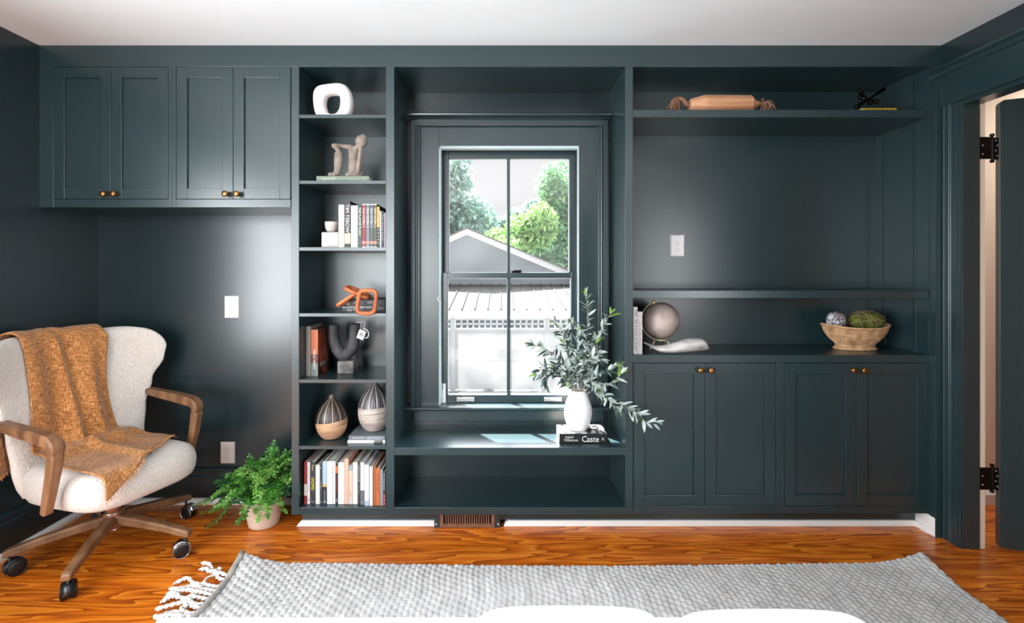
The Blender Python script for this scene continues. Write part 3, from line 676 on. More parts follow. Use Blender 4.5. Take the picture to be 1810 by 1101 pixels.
for (a, b, c, tt, lab) in ((1102, 1160, (120, 36, 40), (236, 220, 210), 'dark red yearbook, first of four matching volumes'), (1165, 1222, (96, 104, 110), WH, 'grey yearbook, second of four matching volumes'),
                    (1227, 1284, (70, 72, 78), WH, 'charcoal yearbook, third of four matching volumes'), (1288, 1340, (62, 70, 48), (230, 232, 200), 'olive yearbook, last of four matching volumes')):
    book_up(q3(a), q3(b), y3(235), YB3, S3, .20, c, lab, g3, [('TEXAS', tt, .84, .15, .6, 'v'), ('FOOTBALL O', tt, .60, .28, .62, 'v')], [(WH, 0, .02), (WH, .98, 1), ((210, 120, 110), .08, .14)])
book_up(q3(1344), q3(1383), y3(278), YB3, S3, .17, (26, 26, 28), 'thin book with orange upper and black lower spine', g3, [('- - - - -', WH, .27, .36, .3, 'v')], [((236, 158, 74), .49, 1)])
book_up(q3(1388), q3(1414), y3(345), YB3, S3, .15, (172, 180, 184), 'thin pale grey paperback near the end of the row', g3)
book_up(q3(1416), q3(1457), y3(352), YB3, S3, .16, (36, 36, 44), 'short black book with faint white lettering', g3, [('The Final Four', (190, 190, 196), .55, .75, .5, 'v')])
book_up(q3(1459), q3(1483), y3(375), YB3, S3, .15, (150, 136, 146), 'thin mauve book against the bookcase side', g3)

g7 = 'books standing in the lowest compartment'
def q7(x): return 520+x/8.467
def y7(y): return 780+y/8.467
S7 = SH[6]; A, B_ = 2.537, 2.518
L7 = [
 (148, 195, 305, A, .19, (128, 24, 26), 'dark red book first in the bottom row', [('CLASSIC TALES', (190, 70, 66), .74, .42, .4, 'v')], [((206, 190, 182), .2, .47)]),
 (197, 235, 312, A, .19, (206, 206, 208), 'thin white book with small grey spine print beside the dark red book', [('ANOTHER LIFE IN PARIS', (120, 120, 126), .62, .6, .5, 'v'), ('0', (60, 60, 60), .1, .06, .6, 'h')], []),
 (238, 320, 308, A, .20, (40, 40, 40), 'black book with yellow lettering', [('UNZIPPED', (226, 208, 40), .48, .30, .5, 'v'), ('Maker', (206, 190, 70), .86, .15, .3, 'v'), ('U', (190, 190, 180), .06, .04, .4, 'h')], []),
 (322, 382, 355, A, .18, (228, 226, 220), 'short white book between black spines', [('.', BK, .06, .03, .15, 'h')], [((210, 210, 206), .145, .15)]),
 (384, 422, 352, A, .18, (40, 48, 58), 'slim dark navy book beside the pale blue spine', [('Po', (200, 200, 206), .92, .06, .4, 'v'), ('CARMEN', (200, 200, 206), .5, .2, .28, 'v'), ('o', WH, .05, .03, .5, 'h')], []),
 (425, 488, 295, A, .22, (28, 30, 34), 'book with pale blue upper spine and black base', [('CHRONICLES', (190, 190, 192), .2, .26, .3, 'v'), ('o', (200, 200, 206), .05, .05, .6, 'h')], [((196, 160, 100), .40, .47), ((158, 184, 198), .47, 1)]),
 (491, 575, 300, A, .24, (230, 232, 236), 'thick white book just right of the pale blue spine', [], [((204, 210, 222), .0, .0)]),
 (581, 615, 300, A, .24, (226, 228, 230), 'thin white book leading the orange and black spine', [], []),
 (617, 655, 372, A, .17, (30, 26, 26), 'short black book with an orange top', [('FLY BY NIGHT', (200, 70, 50), .5, .4, .4, 'v'), ('oo', WH, .1, .1, .4, 'v')], [((226, 96, 38), .82, 1)]),
 (657, 750, 318, A, .22, (234, 232, 232), 'widest white book in the bottom row', [], []),
 (755, 810, 258, A, .22, (232, 172, 138), 'tall peach book with an orange cover board', [], []),
 (815, 875, 357, A, .17, (220, 186, 168), 'short book with blue grey top and pale peach spine', [('A', (220, 230, 236), .93, .05, .4, 'h'), ('E', (110, 100, 100), .25, .1, .3, 'h')], [((120, 140, 152), .86, 1), ((190, 190, 188), 0, .16)]),
 (879, 948, 315, A, .22, (232, 222, 212), 'cream book left of the black spine', [], []),
 (951, 988, 318, A, .22, (44, 46, 50), 'slim black book with white capitals down its spine', [('STRENGTHS FINDER', (214, 214, 216), .75, .4, .4, 'v'), ('o', WH, .55, .03, .5, 'h'), ('TIM GREAT', (170, 170, 176), .35, .25, .3, 'v')], []),
 (990, 1050, 318, B_+.012, .22, (226, 228, 230), 'white book with a grey marbled base', [('s', (190, 190, 190), .06, .04, .3, 'h')], [((92, 92, 98), .0, .34)]),
 (1054, 1118, 352, B_, .22, (230, 232, 238), 'white book with a light blue foot', [('modern heritage', (200, 204, 214), .6, .5, .3, 'v'), ('o', BK, .09, .02, .2, 'h')], [((150, 180, 200), 0, .125)]),
 (1127, 1173, 378, B_, .22, (226, 228, 230), 'slim white book left of the brown cover', [], []),
 (1183, 1219, 370, B_+.004, .21, (150, 82, 52), 'rust brown book pressed against the orange cloth book', [], []),
 (1221, 1284, 405, B_+.004, .21, (188, 94, 46), 'orange cloth book with faint dark print', [('BORN TO RUN', (120, 58, 30), .6, .5, .35, 'v')], []),
 (1288, 1327, 420, B_, .22, (120, 130, 138), 'grey book beside the orange cloth book', [('.', BK, .12, .02, .2, 'h')], []),
 (1331, 1366, 455, B_, .16, (40, 40, 44), 'last book of the bottom row, black with white script and a red base', [('The Fundamentals', WH, .7, .52, .6, 'v'), ('A B C', (230, 200, 196), .18, .3, .5, 'v')], [((132, 44, 40), 0, .36)]),
]
for a, b, yt, Y, d, c, lab, tx, bd in L7:
    book_up(q7(a), q7(b), y7(yt), Y, S7+.0002, d, c, lab, g7, tx, [q for q in bd if q[2] > q[1]])
# fifth compartment: two books
def q5(x): return 520+x/9.178
def y5(y): return 555+y/9.178
g5 = 'books beside the black arch sculpture'
book_up(q5(192), q5(266), y5(200), 2.585, SH[4]+.0002, .17, (120, 112, 104), 'taupe book against the bookcase side beside the orange book', g5)
ob = book_up(q5(272), q5(384), y5(255), 2.585, SH[4]+.0002, .17, (196, 98, 60), 'orange illustrated book standing next to the black arch sculpture', g5,
        [('UNRULY HEARTS', (240, 236, 230), .36, .42, .36, 'v')], [((88, 42, 34), .27, .47), ((104, 118, 110), .0, .27)])
xr5 = X(q5(384), 2.585); zb5 = SH[4]
mcov = pm('illustrated_cover', (150, 66, 34), .4, rgb2=(24, 20, 20), var=.12, vscale=14)
MB().box(xr5, xr5+.0006, 2.588, 2.752, zb5+.001, zb5+.245).build('front_cover', mcov, ob)
text('title', 'RELAX', cmat((190, 190, 180)), ob, (xr5+.0006, 2.655, zb5+.055), (0, 1, 0), (0, 0, 1), .09, .02)
# flat books
gf = 'books lying flat under ornaments'
book_flat(559.2, 652.4, 2.535, SH[1]+.0002, .0285, .19, (104, 118, 98), 'sage green cookbook lying flat under the seated stone figure', gf, [('Magnolia Table', WH, .23, .26, .5, .42), ('---------', (170, 182, 160), .45, .1, .5, .08), ('----------------', (176, 186, 166), .70, .22, .5, .09), ('C', WH, .91, .03, .5, .42)])
book_flat(605, 680.6, 2.585, SH[3]+.0002, .034, .20, (22, 23, 26), 'black hardback lying at the bottom under the wooden chain links', gf, [("RADIO'S GREATEST OF", WH, .42, .80, .70, .3), ("ALL TIME", WH, .26, .3, .28, .3), ('RUSH', (210, 210, 210), .9, .12, .5, .3)])
b2 = book_flat(612, 680, 2.59, SH[3]+.0344, .028, .19, (30, 32, 36), 'black book with a pink spine end lying directly under the wooden chain', gf, [('LARGE', (180, 180, 182), .26, .14, .5, .35), ('TRACKS', (170, 170, 174), .62, .16, .5, .35)])
x0 = X(612, 2.59); MB().box(x0-.0002, x0+.017, 2.5893, 2.5915, SH[3]+.0346, SH[3]+.062).build('spine_band', cmat((206, 148, 128)), b2)
book_flat(614.2, 680.8, 2.545, SH[5]+.0002, .0135, .21, (226, 228, 232), 'thin white book lowest under the taller striped vase', gf, [('Recovery', WH, .8, .2, .5, .5)])
x0, x1 = X(614.2, 2.545), X(680.8, 2.545)
bw = [o for o in bpy.data.objects if o.get('label') == 'thin white book lowest under the taller striped vase'][0]
MB().box(x0+(x1-x0)*.70, x0+(x1-x0)*.93, 2.5440, 2.546, SH[5]+.0006, SH[5]+.0132).build('spine_band', cmat(BK), bw)
text('title', 'Recovery', cmat(WH), bw, (x0+(x1-x0)*.81, 2.5434, SH[5]+.0068), (1, 0, 0), (0, 0, 1), (x1-x0)*.18, .007)
book_flat(616.2, 680.8, 2.552, SH[5]+.0140, .0205, .21, (96, 104, 112), 'grey hardback directly under the taller striped vase', gf, [('one summer', WH, .27, .34, .5, .4), ('LAKE CITY', WH, .62, .26, .5, .6), ('BOOKS', WH, .86, .18, .5, .6)])
# yellow book on the top right shelf
SA = Z(193.9, YF)
yb = book_flat(1524, 1585, 2.56, SA+.0092, .0185, .14, (206, 160, 30), 'thin yellow book lying on the top right shelf under the dark sculpture', gf, [('IRON JACKS', (110, 80, 20), .25, .28, .5, .5), ('- ----- -', (130, 96, 24), .55, .28, .5, .3), ('oo', (120, 86, 20), .88, .07, .5, .5)])
book_flat(1512, 1590, 2.552, SA+.0002, .0088, .15, (206, 190, 160), 'thin cream book beneath the yellow book', gf)
# books beside the globe
gg = 'books standing next to the globe'
book_up(1119.6, 1126.8, 542.4, 2.53, CT+.0002, .17, (214, 210, 206), 'white book with heavy black capitals next to the globe', gg, [('ME  ELTON JOHN', (26, 24, 26), .5, .86, .66, 'v')])
book_up(1127.2, 1135.4, 551, 2.53, CT+.0002, .16, (188, 184, 182), 'grey book with handwritten spine touching the globe', gg, [('one of the finest', (110, 106, 106), .48, .62, .4, 'v'), ('pr', (150, 146, 146), .88, .08, .3, 'v')])
# book under the vase
kx0, kx1, ky = X(988.6, 2.5625), X(1073, 2.5625), 2.5625
mm = pm('crowd_photo_cover', (14, 14, 15), .35, rgb2=(196, 196, 196), var=.07, vscale=30)
kb = thing('book', 'black and white photo covered hardback under the white vase', 'book', ((kx0+kx1)/2, ky+.075, SEAT), gf)
MB().box(kx0, kx1, ky, ky+.15, SEAT+.0003, SEAT+.003).box(kx0, kx1, ky, ky+.0028, SEAT+.0003, SEAT+.05).build('cover', BLACK, kb, bevel=.001)
MB().box(kx0, kx1, ky, ky+.15, SEAT+.047, SEAT+.05).build('front_cover', mm, kb, bevel=.0008)
MB().box(kx0+.003, kx1-.003, ky+.003, ky+.147, SEAT+.0032, SEAT+.0468).build('pages', PAGES, kb)
text('title', 'Caste', cmat((236, 236, 236)), kb, (kx0+.159, ky-.0004, SEAT+.0225), (1, 0, 0), (0, 0, 1), .086, .031)
text('title', 'Isabel', cmat((220, 220, 220)), kb, (kx0+.052, ky-.0004, SEAT+.033), (1, 0, 0), (0, 0, 1), .04, .013)
text('title', 'Wilkerson', cmat((220, 220, 220)), kb, (kx0+.060, ky-.0004, SEAT+.017), (1, 0, 0), (0, 0, 1), .072, .012)
text('title', 'R', cmat((200, 200, 200)), kb, (kx1-.02, ky-.0004, SEAT+.022), (1, 0, 0), (0, 0, 1), .012, .014)

# ---------------------------------------------------------------- bookcase ornaments
CER = pm('matte_white_ceramic', (204, 202, 200), .55, bump=.1, bscale=120)
# ring
Y = 2.545; zs = SH[0]; kz = (Z(148.3, Y)-zs-.0005)/(752-260)
def rp(x, y): return (X(520+x/9.178, Y), zs+.0005+(752-y)*kz)
out = [(318, 500), (325, 400), (370, 325), (450, 288), (600, 268), (740, 260), (850, 290), (920, 370), (955, 470), (962, 570), (945, 670), (900, 740), (800, 752), (640, 752), (470, 752), (370, 735), (335, 640), (322, 560)]
inn = [(520, 560), (525, 510), (545, 465), (580, 440), (640, 430), (700, 432), (740, 445), (753, 480), (757, 530), (752, 590), (735, 650), (700, 700), (660, 726), (620, 730), (590, 718), (560, 685), (538, 640), (525, 600)]
rr = []
n = len(out)
po = smooth_path([(*rp(*p), 0) for p in out+[out[0]]], 4)[:-1]; pi_ = smooth_path([(*rp(*p), 0) for p in inn+[inn[0]]], 4)[:-1]
f = MB(); K = 16
for a, b in zip(po, pi_):
    c = (a+b)/2; h = (a-b)/2; ring = []
    for k in range(K):
        t = 2*PI*k/K; ca = abs(math.cos(t))**.75*(1 if math.cos(t) > 0 else -1); sa = abs(math.sin(t))**.8*(1 if math.sin(t) > 0 else -1)
        q = c+h*ca; ring.append((q.x, Y+.038*sa, q.y))
    rr.append(ring)
f.rings(rr, closed=True)
tag(f.build('ring_sculpture', CER, smooth=True, origin='base', sub=1), 'white ceramic ring with an egg-shaped hole on the top bookcase shelf', 'sculpture')
# seated figure
STONE = pm('rough_grey_stone', (150, 138, 128), .9, rgb2=(108, 98, 90), var=.2, vscale=25, bump=.8, bscale=160, bdist=.003)
Y = 2.60
def fp(x, y, d=0): return (X(520+x/9.178, Y), Y+d, SH[1]+.033+(812-y)*.000316)
def skin(name, verts, edges, mat, parent=None, sub=1, root=0, origin=None):
    me = bpy.data.meshes.new(name); o_ = ORG[parent.name] if parent else Vector(origin)
    me.from_pydata([Vector(v[:3])-o_ for v in verts], edges, []); me.materials.append(mat)
    o = bpy.data.objects.new(name, me); C.objects.link(o)
    if parent: o.parent = parent
    else: o.location = o_
    ORG[o.name] = o_
    o.modifiers.new('skin', 'SKIN').use_smooth_shade = True
    for i, v in enumerate(verts):
        sv = me.skin_vertices[0].data[i]; sv.radius = v[3] if isinstance(v[3], tuple) else (v[3], v[3]); sv.use_root = (i == root)
    if sub: q = o.modifiers.new('sub', 'SUBSURF'); q.levels = sub; q.render_levels = sub
    return o
u = .000316
V = [(*fp(945, 735, .02), (.030, .026)), (*fp(945, 580, .02), (.029, .024)), (*fp(950, 430, .015), (.030, .024)), (*fp(985, 345, .01), (.022, .020)),   # torso 0-3
     (*fp(1040, 300, .0), .013), (*fp(1075, 255, -.005), .020), (*fp(1105, 218, -.008), .029), (*fp(1125, 170, -.008), .022),  # neck, head 4-7
     (*fp(905, 305, .01), .014), (*fp(780, 295, 0), .012), (*fp(655, 297, -.01), .013), (*fp(715, 350, -.02), .012), (*fp(745, 395, -.025), .013),  # arm to the knee 8-12
     (*fp(1095, 335, -.02), .011), (*fp(1085, 480, -.028), .011), (*fp(1070, 620, -.03), .012), (*fp(1060, 735, -.03), .013),   # propping arm 13-16
     (*fp(860, 765, 0), .013), (*fp(745, 460, -.022), .023), (*fp(740, 570, -.022), .023), (*fp(728, 680, -.022), .018), (*fp(718, 755, -.025), .015), (*fp(690, 785, -.04), .011),  # bent leg 17-22
     (*fp(1085, 768, -.01), .017), (*fp(1000, 775, -.02), .014), (*fp(900, 783, -.03), .011), (*fp(640, 780, -.02), .011), (*fp(605, 775, -.02), .012)]
E = [(0, 1), (1, 2), (2, 3), (3, 4), (4, 5), (5, 6), (6, 7), (2, 8), (8, 9), (9, 10), (10, 11), (11, 12), (5, 13), (13, 14), (14, 15), (15, 16), (12, 18), (18, 19), (19, 20), (20, 21), (21, 22), (0, 23), (23, 24), (24, 25), (21, 26), (26, 27), (0, 17)]
f = MB()
for i, j in E:
    p, q = Vector(V[i][:3]), Vector(V[j][:3]); ri, rj = V[i][3], V[j][3]; ri = sum(ri)/2 if isinstance(ri, tuple) else ri; rj = sum(rj)/2 if isinstance(rj, tuple) else rj
    f.tube([p, p.lerp(q, .5), q], [ri, (ri+rj)/2, rj], 14); f.sphere(p, ri, 14, 10); f.sphere(q, rj, 14, 10)
f.sphere(fp(1098, 222, -.008), (.031, .030, .034), 18, 12)
for x, y, d, r_ in ((1055, 250, -.03, .008), (1050, 215, -.026, .006)): f.sphere(fp(x, y, d), r_, 10, 8)
for x0_, x1_, y0_, y1_ in ((868, 1030, 330, 770),):
    p0, p1 = fp(x0_, y1_, -.012), fp(x1_, y0_, .045)
    rings = []
    for t in range(9):
        z = p0[2]+(p1[2]-p0[2])*t/8; w = (p1[0]-p0[0])/2*(1+.06*math.sin(t*.9)); c = (p0[0]+p1[0])/2+(t/8)*.004
        rings.append([(c+w*abs(math.cos(2*PI*k/20))**.6*(1 if math.cos(2*PI*k/20) > 0 else -1), (p0[1]+p1[1])/2+.024*abs(math.sin(2*PI*k/20))**.7*(1 if math.sin(2*PI*k/20) > 0 else -1), z) for k in range(20)])
    f.rings(rings)
fg = f.build('figurine', STONE, smooth=True, origin=fp(930, 812))
q_ = fg.modifiers.new('merge', 'REMESH'); q_.mode = 'VOXEL'; q_.voxel_size = .0035; q_.use_smooth_shade = True
q_ = fg.modifiers.new('soften', 'SMOOTH'); q_.factor = .5; q_.iterations = 3
tag(fg, 'rough grey stone figure seated with chin on hand on a green book', 'sculpture')
# stone bowl on block
TRAV = pm('pale_travertine', (186, 182, 178), .5, rgb2=(136, 130, 124), var=.2, vscale=6, stretch=(1, 1, 5), bump=.1, bscale=60)
Y = 2.525
f = MB().box(X(q3(443), Y), X(q3(717), Y), Y, Y+.085, S3+.0003, Z(y3(690), Y)); zt = Z(y3(690), Y)
tag(f.build('stone_block', TRAV, bevel=.002, origin='base'), 'pale veined stone block standing under the small bowl', 'stone block')
bx = X(q3(607), Y+.045); R0 = .0335; bz = zt+.0004
f = MB().lathe([(.012, 0), (.020, .001), (.027, .012), (.0315, .026), (R0, .045), (R0, .055), (.0315, .0555), (.030, .045), (.026, .02), (.012, .010)], (bx, Y+.045, bz), 32)
tag(f.build('bowl', TRAV, smooth=True, origin='base'), 'small pale stone bowl on the stone block by the books', 'bowl')
# wooden chain
TEAK = wood('orange_teak', (196, 112, 68), (150, 76, 42), 40, (2, 2, 2), .5, .3)
def link(c, ax, ay, w, h, r, rnd=.35, n=28):
    ax, ay = Vector(ax).normalized(), Vector(ay).normalized(); pts = []
    for k in range(n):
        t = 2*PI*k/n; ca, sa = math.cos(t), math.sin(t); p = 5.0
        d = (abs(ca)**p+abs(sa)**p)**(1/p); pts.append(Vector(c)+ax*(w*ca/d)+ay*(h*sa/d))
    return MB().tube(pts, r, 10, closed=True)
tc_ = thing('wooden_chain', 'three carved orange wood chain links draped over the black books', 'ornament', (X(640, 2.58), 2.58, SH[3]))
c4 = lambda x, y, Y: (X(520+x/10.056, Y), Y, Z(480+y/10.056, Y))
link(c4(1292, 536, 2.504), (1, .04, -.03), (.02, .42, 1), .0435, .0605, .0105).build('link', TEAK, tc_, smooth=True)
link(c4(1130, 368, 2.585), (1, -.25, -.42), (.25, .95, .05), .064, .032, .0105).build('link', TEAK, tc_, smooth=True)
link(c4(935, 500, 2.553), (-1, -.05, -.66), (0, .97, -.06), .050, .019, .0098).build('link', TEAK, tc_, smooth=True)
# black arch sculpture on a block, with a tag
ROCK = pm('charcoal_carved_wood', (62, 62, 66), .7, rgb2=(20, 20, 23), var=.18, vscale=18, stretch=(1, 1, .5), bump=.8, bscale=70, bdist=.004)
ROCKB = pm('charcoal_weathered_block', (120, 116, 114), .8, rgb2=(50, 48, 48), var=.2, vscale=22, bump=.6, bscale=90, bdist=.003)
us = thing('arch_sculpture', 'charcoal carved U-shaped sculpture on a block with a paper tag', 'sculpture', (X(608, 2.68), 2.68, SH[4]))
Y = 2.675
f = MB(); pts = [(70.5, 573.5), (70.3, 588), (71.2, 602), (75, 614.5), (81, 623), (88.5, 627), (96, 623), (102, 614.5), (105.5, 602), (106.6, 588), (107, 572)]
path = smooth_path([(X(520+a, Y), Y, Z(b, Y)) for a, b in pts], 5)
m_ = len(path)-1
f.tube(path, [.0265+.006*math.sin(PI*k/m_) for k in range(m_+1)], 18, up=(0, 1, 0)); f.build('arch', ROCK, us, smooth=True)
f = MB().box(X(595.9, Y-.04), X(625, Y-.04), Y-.04, Y+.04, SH[4]+.0004, Z(638.6, Y-.04)); f.build('block', ROCKB, us, bevel=.005)
tx, ty, tz = X(638.5, 2.63), 2.63, Z(591.5, 2.63)
f = MB(); a = R(-20); ca, sa = math.cos(a), math.sin(a)
f.add([(tx+(p*ca-q*sa), ty+d, tz+(p*sa+q*ca)) for d in (0, .0012) for p, q in ((-.019, -.024), (.019, -.024), (.019, .024), (-.019, .024))], [(0, 1, 2, 3), (7, 6, 5, 4), (0, 4, 5, 1), (1, 5, 6, 2), (2, 6, 7, 3), (3, 7, 4, 0)])
tg = f.build('tag', cmat((188, 188, 190)), us)
text('monogram', 'AN', cmat((60, 60, 62)), tg, (tx, ty-.0004, tz+.002), (ca, 0, sa), (-sa, 0, ca), .018, .02)
f = MB().tube(smooth_path([(X(629, 2.655), 2.66, Z(571, 2.65)), (X(641, 2.64), 2.64, Z(568.8, 2.64)), (X(645, 2.63), 2.632, Z(570, 2.63)), (X(643.5, 2.63), 2.631, Z(580, 2.63)), (X(642.5, 2.63), 2.629, Z(583, 2.63))], 4), .0011, 6); f.build('tag_string', cmat((210, 210, 212)), us)
f = MB().tube(smooth_path([(X(643, 2.64), 2.633, Z(580.5, 2.64)), (X(649, 2.64), 2.636, Z(583, 2.64)), (X(652, 2.64), 2.638, Z(590, 2.64)), (X(650, 2.64), 2.638, Z(596, 2.64)), (X(646, 2.64), 2.634, Z(597, 2.64))], 4), .0026, 8); f.build('tag_loop', cmat((222, 222, 224)), us)
# striped vases
def vase_mat(name, lo1, lo2, hi1, hi2, line, tilt, zsplit):
    m, t, b = nodes(name); L = t.links.new; N = t.nodes.new
    tc = N('ShaderNodeTexCoord'); s = N('ShaderNodeSeparateXYZ'); L(tc.outputs['Object'], s.inputs[0])
    def M(op, a, c=None):
        n = N('ShaderNodeMath'); n.operation = op
        for i, q in enumerate((a, c)):
            if q is None: continue
            if isinstance(q, (int, float)): n.inputs[i].default_value = q
            else: L(q, n.inputs[i])
        return n.outputs[0]
    def ramp(src, c1, c2, p0=.35, p1=.65):
        r = N('ShaderNodeValToRGB'); r.color_ramp.elements[0].color = lin(c1); r.color_ramp.elements[1].color = lin(c2); r.color_ramp.elements[0].position = p0; r.color_ramp.elements[1].position = p1; L(src, r.inputs[0]); return r.outputs[0]
    def noise(x, y, z, sc_):
        c = N('ShaderNodeCombineXYZ')
        for i, q in enumerate((x, y, z)):
            if isinstance(q, (int, float)): c.inputs[i].default_value = q
            else: L(q, c.inputs[i])
        n = N('ShaderNodeTexNoise'); n.inputs['Scale'].default_value = sc_; n.inputs['Detail'].default_value = 4; L(c.outputs[0], n.inputs['Vector']); return n.outputs['Fac']
    zt_ = M('ADD', s.outputs['Z'], M('MULTIPLY', s.outputs['X'], tilt))
    lower = ramp(noise(M('MULTIPLY', s.outputs['X'], 6.0), M('MULTIPLY', s.outputs['Y'], 6.0), M('MULTIPLY', zt_, 120.0), 1.0), lo1, lo2)
    an = M('ARCTAN2', s.outputs['Y'], s.outputs['X'])
    upper = ramp(noise(M('MULTIPLY', an, 14.0), M('MULTIPLY', s.outputs['Z'], 10.0), 0, 1.0), hi1, hi2, .45, .75)
    ln = M('LESS_THAN', M('FRACT', M('ADD', M('MULTIPLY', an, 12/(2*PI)), .31)), .09)
    mx1 = N('ShaderNodeMix'); mx1.data_type = 'RGBA'; L(ln, mx1.inputs['Factor']); L(upper, mx1.inputs['A']); mx1.inputs['B'].default_value = lin(line)
    up = M('GREATER_THAN', M('ADD', zt_, M('MULTIPLY', noise(s.outputs['X'], s.outputs['Y'], 0, 25.0), .006)), zsplit)
    mx2 = N('ShaderNodeMix'); mx2.data_type = 'RGBA'; L(up, mx2.inputs['Factor']); L(lower, mx2.inputs['A']); L(mx1.outputs['Result'], mx2.inputs['B'])
    L(mx2.outputs['Result'], b.inputs['Base Color']); b.inputs['Roughness'].default_value = .4; return m
def gourd(cx_, cy_, z0, H, Rm, neck, mat, label):
    pr = [(.50, 0), (.58, .012), (.785, .094), (.93, .196), (1, .31), (1, .43), (.945, .54), (.81, .66), (.64, .75), (.455, .82), (.28, .88), (.19, .925), (.16, .97), (.165, .993), (.168, 1.0), (.13, 1.0), (.12, .95)]
    f = MB().lathe([(a*Rm, z0+b*H) for a, b in pr], (cx_, cy_, 0), 40)
    tag(f.build('striped_vase', mat, smooth=True, origin=(cx_, cy_, z0), sub=1), label, 'vase', 'striped gourd-shaped vases')
gourd(X(586.2, 2.63), 2.63, SH[5]+.0004, .226, .0815, 0, vase_mat('striped_tan_glaze', (196, 156, 122), (148, 112, 86), (36, 30, 28), (96, 86, 80), (196, 168, 146), -.12, .098), 'smaller tan striped vase standing directly on the shelf')
gourd(X(662.5, 2.655), 2.655, SH[5]+.0349, .262, .0875, 0, vase_mat('striped_grey_glaze', (192, 178, 168), (134, 122, 118), (44, 42, 44), (140, 136, 136), (214, 206, 200), -.06, .132), 'larger grey striped vase standing on two flat books')

# ---------------------------------------------------------------- right shelving ornaments
PINE = wood('pale_pine', (196, 148, 112), (142, 96, 66), 30, (.5, 6, 6), .6, .2)
ROPE = pm('jute_rope', (150, 110, 84), .9, rgb2=(100, 70, 54), var=.2, vscale=60, bump=.5, bscale=200)
Y = 2.57; SZ = SA+.0004
wb = thing('wooden_bead', 'long faceted pale wood block with frayed rope ends on the top right shelf', 'ornament', (X(1277, Y), Y, SZ))
h = .0465; hx = lambda x: X(1160+x/7.542, Y)
f = MB(); rings = []
for x, s_, dz in ((440, .50, .0), (455, .62, 0), (635, 1, 0), (1250, .97, 0), (1300, .55, 0), (1370, .22, .008)):
    rings.append([(hx(x), Y+h*s_*math.cos(PI/8+k*PI/4)*1.08, SZ+h*.99+dz+h*s_*math.sin(PI/8+k*PI/4)*1.08) for k in range(8)])
f.rings(rings); f.build('block', PINE, wb, bevel=.002)
for sgn, pts0 in ((1, [(455, 290), (400, 270), (340, 210), (260, 215), (215, 260)]), (-1, [(1365, 255), (1420, 270), (1450, 250), (1480, 260)])):
    rng = random.Random(4+sgn); f = MB()
    rz = lambda y: SZ+(405-y)*.000385
    f.tube(smooth_path([(hx(x), Y, rz(y)) for x, y in pts0], 4), .012 if sgn > 0 else .009, 8)
    for k in range(34):
        x, y = (pts0[-2] if k % 2 else pts0[-1]); x += rng.uniform(-30, 40); y += rng.uniform(-25, 20); d = rng.uniform(-.02, .02); q = [(hx(x), Y+d, rz(y))]
        x += -sgn*rng.uniform(-30, 60); y += rng.uniform(-20, 70); d += rng.uniform(-.012, .012); q.append((hx(x), Y+d, min(rz(y), SZ+.075)))
        x += -sgn*rng.uniform(-40, 50); y = rng.uniform(330, 398); d += rng.uniform(-.01, .01); q.append((hx(x), Y+d, rz(y)))
        f.tube(smooth_path(q, 4), .0024, 5)
    f.build('rope_tassel', ROPE, wb, smooth=True)
jk = thing('jack_sculpture', 'black metal jack-shaped sculpture resting on the yellow book', 'sculpture', (X(1540, 2.62), 2.62, SA+.028))
GL = pm('gloss_black_iron', (16, 16, 17), .22, metal=.7)
c10 = lambda x, y, Y: Vector((X(1480+x/10.056, Y), Y, Z(130+y/10.056, Y)))
f = MB()
for (a, b, c, d) in ((c10(400, 310, 2.58), c10(590, 520, 2.60), None, 0), (c10(350, 588, 2.60), c10(820, 285, 2.68), None, 0), (c10(400, 420, 2.66), c10(700, 500, 2.60), None, 0)):
    f.tube([a.lerp(b, t/8) for t in range(9)], [.008, .0105, .008, .006, .0055, .006, .008, .0105, .008], 12)
    f.sphere(a, .0115, 12, 8); f.sphere(b, .0115, 12, 8)
f.build('rods', GL, jk, smooth=True)
# globe
GLOBE = pm('aged_grey_globe', (178, 160, 152), .45, rgb2=(104, 94, 92), var=.18, vscale=9, bump=.1, bscale=60)
gl = thing('globe', 'aged grey desk globe behind the books on the countertop', 'globe', (X(1168.7, 2.66), 2.66, CT))
gY = 2.66; gc = P(1168.7, 566, gY); gr = 31.6*gY/F
MB().sphere(gc, gr, 40, 24).build('sphere', GLOBE, gl, smooth=True)
f = MB(); ra = gr*1.13; pts = []
for k in range(25):
    t = R(112)+R(170)*k/24; pts.append((gc.x+ra*math.cos(t), gY-.004, gc.z+ra*math.sin(t)))
BRP = pm('pale_brass', (206, 190, 150), .3, metal=.7)
f.tube(pts, .0062, 8, flat=.45, up=(0, 1, 0)); 
f.lathe([(.004, -.014), (.009, -.010), (.009, .004), (.004, .008)], (gc.x+ra*math.cos(R(112)), gY-.004, gc.z+ra*math.sin(R(112))), 12)
f.build('meridian_arm', BRP, gl, smooth=True)
for a_ in (-35, 60, 185):
    MB().tube(smooth_path([(gc.x+.03*math.cos(R(a_)), gY+.03*math.sin(R(a_)), gc.z-gr*1.06), (gc.x+.05*math.cos(R(a_)), gY+.05*math.sin(R(a_)), CT+.02), (gc.x+.062*math.cos(R(a_)), gY+.06*math.sin(R(a_)), CT+.0042)], 4), .004, 8).build('leg', BRP, gl, smooth=True)
MB().lathe([(.045, gc.z-gr*1.07-.003), (.045, gc.z-gr*1.07+.003), (.04, gc.z-gr*1.07+.004)], (gc.x, gY, 0), 24).build('base_ring', BRP, gl, smooth=True)
